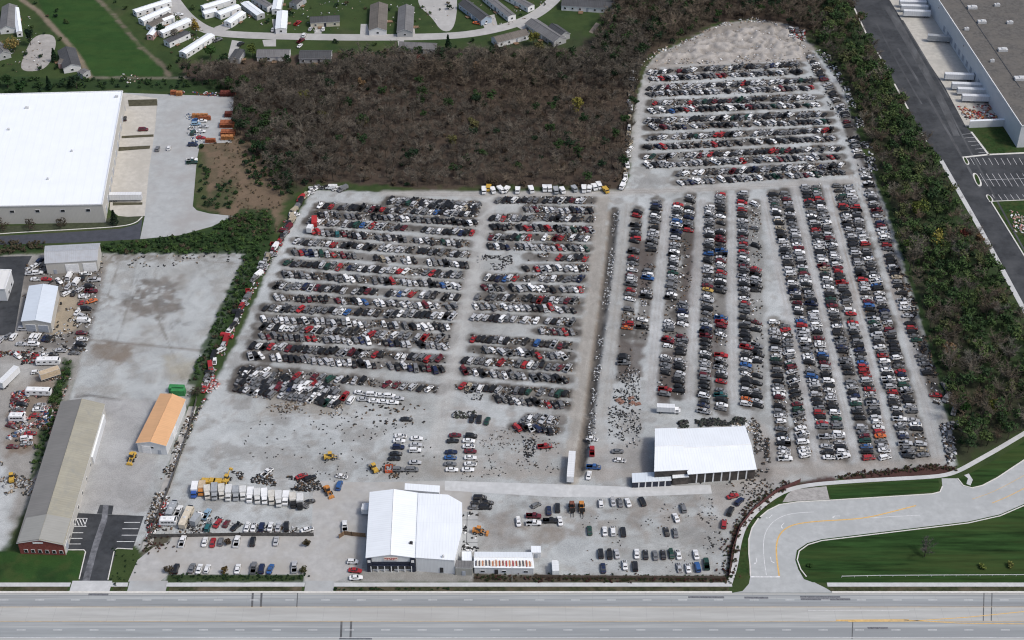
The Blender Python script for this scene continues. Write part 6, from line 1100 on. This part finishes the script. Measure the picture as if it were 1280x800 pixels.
areas=[([(768,262),(776,262),(768,330),(760,400),(750,470),(742,560),(733,560),(740,490),(749,410),(760,330)],1100,[K,SV,WH,SV,SV,DK,WH],.2,.6),([(770,460),(800,460),(798,520),(766,520)],260,[K,K,SV,DK],.3,.8),([(760,508),(800,508),(802,560),(762,560)],200,[K,K,SV],.3,.7),
 ([(330,500),(420,506),(555,540),(545,600),(430,605),(330,590),(300,560)],150,[K,K,DK],.3,.6),([(445,505),(535,505),(540,530),(440,535)],50,[K,DK,BR],.4,1.0),([(590,540),(700,520),(700,590),(560,600),(600,570)],300,[K,DK,SV,BR,DK],.2,.55),([(480,575),(470,600),(500,600),(500,585)],60,[BR,DK,K],.3,.8),
 ([(720,640),(900,625),(905,715),(730,715)],110,[K,K,DK,BR],.2,.5),([(850,616),(890,616),(905,660),(890,690),(870,640)],60,[K,DK,SV],.3,.6),
 ([(184,650),(250,640),(300,655),(390,660),(390,668),(250,668),(190,668)],420,[K,DK,SV,WH,BR,DK],.3,.9),([(290,590),(345,592),(400,602),(405,612),(380,615),(300,600)],420,[K,DK,SV,K,BR],.3,1.0),
 ([(252,470),(262,462),(275,480),(262,500),(252,500)],160,[RD,WH,PK,SV,DK],.4,1.1),([(245,500),(256,500),(230,560),(205,620),(190,655),(180,655),(205,590),(225,540)],520,[DK,WH,DK,BR,SV,K,TN],.3,.9),([(185,655),(200,640),(205,620),(212,622),(205,650),(195,672),(183,675)],200,[RD,DK,WH,DK,BR,K],.4,1.1),
 ([(362,262),(372,262),(356,300),(335,335),(312,375),(290,425),(270,465),(262,460),(285,415),(310,365),(335,315)],900,[RD,WH,SV,DK,PK,WH,K,DK,DK,SV],.3,.9),
 ([(810,80),(860,52),(930,32),(1000,45),(1015,66),(1000,76),(900,80)],700,[TN,SV,(.3,.27,.24),(.25,.22,.2),WH],.3,1.1),([(985,34),(1006,38),(1008,52),(990,50)],150,[RD,DK,WH,BR,SV],.5,1.3),([(796,85),(815,66),(860,48),(905,28),(940,22),(990,30),(985,35),(940,28),(900,34),(858,54),(820,72),(806,88)],380,[TN,WH,SV,(.2,.15,.12)],.4,1.2),
 ([(1165,500),(1190,500),(1195,575),(1185,580),(1175,530)],260,[K,DK,SV,BR,WH],.4,1.3),([(1130,330),(1150,400),(1172,470),(1160,470),(1140,400),(1122,335)],160,[K,DK,BR],.4,1.2),([(1020,62),(1034,66),(1062,110),(1084,165),(1098,215),(1086,215),(1070,160),(1050,105)],420,[K,DK,SV,WH,DK],.4,1.3),
 ([(940,520),(962,545),(962,590),(946,592)],260,[K,DK,SV,DK,BR],.3,.9),([(848,527),(930,522),(932,530),(850,534)],260,[K,DK,(.03,.04,.03)],.5,1.4),([(860,594),(945,588),(950,596),(865,606)],110,[DK,K,BR],.3,.8),([(905,530),(940,526),(950,545),(935,540)],60,[TN,WH,SV],.4,1.0),
 ([(300,485),(430,500),(428,520),(340,515)],240,[BR,DK,TN,SV],.25,.8),([(580,480),(640,485),(640,500),(575,500)],120,[DK,K,SV],.3,.9),([(598,318),(640,320),(640,338),(596,338)],160,[K,K,SV,DK],.3,.8),([(566,508),(596,508),(594,522),(566,522)],170,[DK,(.06,.07,.05),SV,K],.5,1.3),([(655,550),(670,548),(668,572),(655,572)],120,[K,K,SV],.3,.8),
 ([(578,642),(597,642),(597,690),(578,690)],60,[K,DK,WH],.4,.9),([(896,598),(975,600),(940,625),(905,618)],110,[DK,K,BR],.25,.7),
 ([(0,440),(45,440),(70,446),(75,455),(0,455)],240,[BR,DK,RD,SV,K],.4,1.3),([(15,492),(60,480),(66,520),(50,560),(8,565)],650,[RD,BR,DK,SV,PK,BL,K,WH],.4,1.4),([(0,575),(30,570),(45,580),(40,620),(0,620)],140,[BR,TN,DK,SV],.4,1.2),([(62,470),(90,470),(70,520),(45,600),(40,600),(55,540)],330,[TN,BR,PK,SV,DK],.3,.9),([(28,330),(128,335),(110,440),(30,440)],520,[DK,K,SV,BR,WH],.3,1.0),([(95,310),(130,318),(125,360),(118,360)],70,[TN,SV,DK],.3,.9),
 ([(160,320),(300,318),(300,328),(160,335)],60,[K,DK,TN],.3,.9),([(232,143),(250,142),(252,180),(236,180)],110,[DK,SV,BL,WH],.3,.9),([(215,113),(290,117),(288,121),(215,118)],120,[BL,DK,WH,BR,RD],.3,1.0),([(1198,133),(1240,130),(1248,148),(1208,152)],190,[RD,(.5,.2,.07),PK,DK,WH,TN],.5,1.4),([(1262,263),(1290,270),(1290,300),(1266,288)],100,[PK,TN,WH],.4,1.2),
 ([(180,5),(250,20),(260,60),(200,60)],120,[TN,SV,WH,BR,DK],.3,.9),([(250,-5),(340,0),(340,30),(280,34)],110,[TN,SV,WH,BR,DK],.3,.9),([(360,0),(560,0),(560,36),(360,38)],90,[TN,SV,WH,BR,DK],.3,.8),([(570,0),(690,0),(650,30),(590,35)],90,[TN,SV,WH,BR,DK],.3,.8),([(0,20),(40,20),(60,80),(20,90),(0,80)],90,[TN,SV,WH,BR,DK],.3,.8),([(440,60),(470,62),(480,80),(440,80)],20,[TN,SV],.4,.9),([(388,22),(400,26),(396,40),(388,38)],20,[RD,WH,SV],.3,.9),([(150,92),(170,94),(180,104),(150,104)],40,[TN,WH,BR],.3,.9)]
for r in ROWS:      # loose parts lying between the wrecks
    a,b=r['a'],r['b']
    w_=5 if abs(a[1]-b[1])<60 else 0
    areas.append(([(a[0],a[1]-4),(b[0],b[1]-4),(b[0],b[1]+5),(a[0],a[1]+5)] if w_ else [(a[0]-8,a[1]),(b[0]-7,b[1]),(b[0]+7,b[1]),(a[0]+8,a[1])],260 if w_ else 240,[K,DK,DK,SV,BR,K,BR,WH],.3,.95))
debris('scrap_debris','loose tyres, panels and broken parts scattered over the yards','scrap',areas,attrmat('scrap_pieces',.7,.4,2.0,.4))
# pads of torn roofing by the ditch
for i,(px,py) in enumerate(((773,500),(777,503),(789,498),(790,504),(797,505))):
    r=place('floor_mat' if 0 else 'torn_panel',['brown torn panel, northwest one on the pale slab','brown torn panel, southwest one on the pale slab','brown torn panel, north centre on the pale slab','brown torn panel, south centre on the pale slab','brown torn panel, east one on the pale slab'][i],'panel',px,py,R.uniform(10,60),'torn panels on the pale slab by the ditch',0,.1); mb=MB(); mb.box((0,0,.15),(2.6,1.7,.12)); mb.box((.4,.2,.28),(1.6,1.2,.1),0,.3); mb.build('sheet',mat('torn_brown',(.22,.12,.09),.9,.4,2),r)
# ---------------------------------------------------------------- fences and rails
def fence(name,line,label,m,h=1.2,sp=3,rails=2,cat='fence',wd=.1):
    pts=W(line); x0,y0=pts[0]; r=tag(empty(name,(x0,y0,0)),label,cat); po=0
    for i in range(len(pts)-1):
        a,b=pts[i],pts[i+1]; L=math.dist(a,b); n=max(1,int(L/sp)); an=math.atan2(b[1]-a[1],b[0]-a[0]); rl=MB()
        for q in range(rails): rl.box(((a[0]+b[0])/2-x0,(a[1]+b[1])/2-y0,h*(q+1)/rails-.08),(L,.06,.14 if rails>1 else .3),0,an)
        rl.build('rail',m,r)
        for k in range(n):
            if po>=95: break
            p=MB(); p.box((a[0]+(b[0]-a[0])*k/n-x0,a[1]+(b[1]-a[1])*k/n-y0,h/2),(wd,wd,h),0,an); p.build('post',m,r); po+=1
    return r
fence('guard_rail',[(1052,722),(1100,721),(1180,720.5),(1300,720)],'long low white rail along the big lawn beside the highway path',trimw,.8,4,1,'rail',.12)
def board(name,line,label,m,h): 
    pts=W(line); x0,y0=pts[0]; r=tag(empty(name,(x0,y0,0)),label,'fence')
    for i in range(len(pts)-1):
        a,b=pts[i],pts[i+1]; L=math.dist(a,b); an=math.atan2(b[1]-a[1],b[0]-a[0]); mb=MB(); mb.box(((a[0]+b[0])/2-x0,(a[1]+b[1])/2-y0,h/2),(L,.08,h),0,an)
        for k in range(int(L/.3)): mb.box((a[0]+(b[0]-a[0])*k*.3/L-x0,a[1]+(b[1]-a[1])*k*.3/L-y0,h/2+.03),(.06,.12,h),0,an)
        mb.build('board_panel',m,r)
        for t in (0,1): mb=MB(); mb.box((a[0]+(b[0]-a[0])*t-x0,a[1]+(b[1]-a[1])*t-y0,h/2+.1),(.18,.18,h+.2)); mb.build('post',m,r)
    return r
board('wooden_fence',[(424,673),(431,668.5),(440,670),(457,671.5)],'brown board fence from the office wall out into the drive',woodm,2.0)
board('rusty_fence',[(189,672),(300,670),(392,670)],'dark sheet fence between the wreck rows and the customer lot',mat('dark_sheet',(.1,.095,.09),.8,.4,1),1.7)
board('rusty_fence',[(905,724),(700,723),(668,722)],'brown sheet fence above the highway hedge of the sale yard',mat('brown_sheet',(.12,.09,.07),.85,.4,1),1.6)
board('rusty_fence',[(911,722),(915,690),(925,660),(942,638),(970,616),(1000,603)],'curved dark red fence between the sale yard and the footpath',mat('maroon_sheet',(.11,.045,.045),.85,.4,1),1.8)
board('rusty_fence',[(246,500),(236,540),(212,610),(196,650),(184,678)],'leaning dark fence along the gravel lane east of the barn',mat('dark_sheet',(.1,.095,.09),.8,.4,1),1.5)
# small masts with lamps
def pole(px,py,h,label):
    x,y=P(px,py); r=tag(empty('street_lamp',(x,y,0)),label,'lamp'); m=MB(); m.bar((0,0,0),(0,0,h),.22,0,8,.12); m.build('post',metal_m,r); m=MB(); m.bar((0,0,h-.1),(0,-1.8,h+.2),.1); m.build('arm',metal_m,r); m=MB(); m.box((0,-2.0,h+.18),(.35,.8,.14)); m.build('lamp_head',hvac,r)
pole(640,727,9,'thin lamp post on the verge south of the striped long shed')
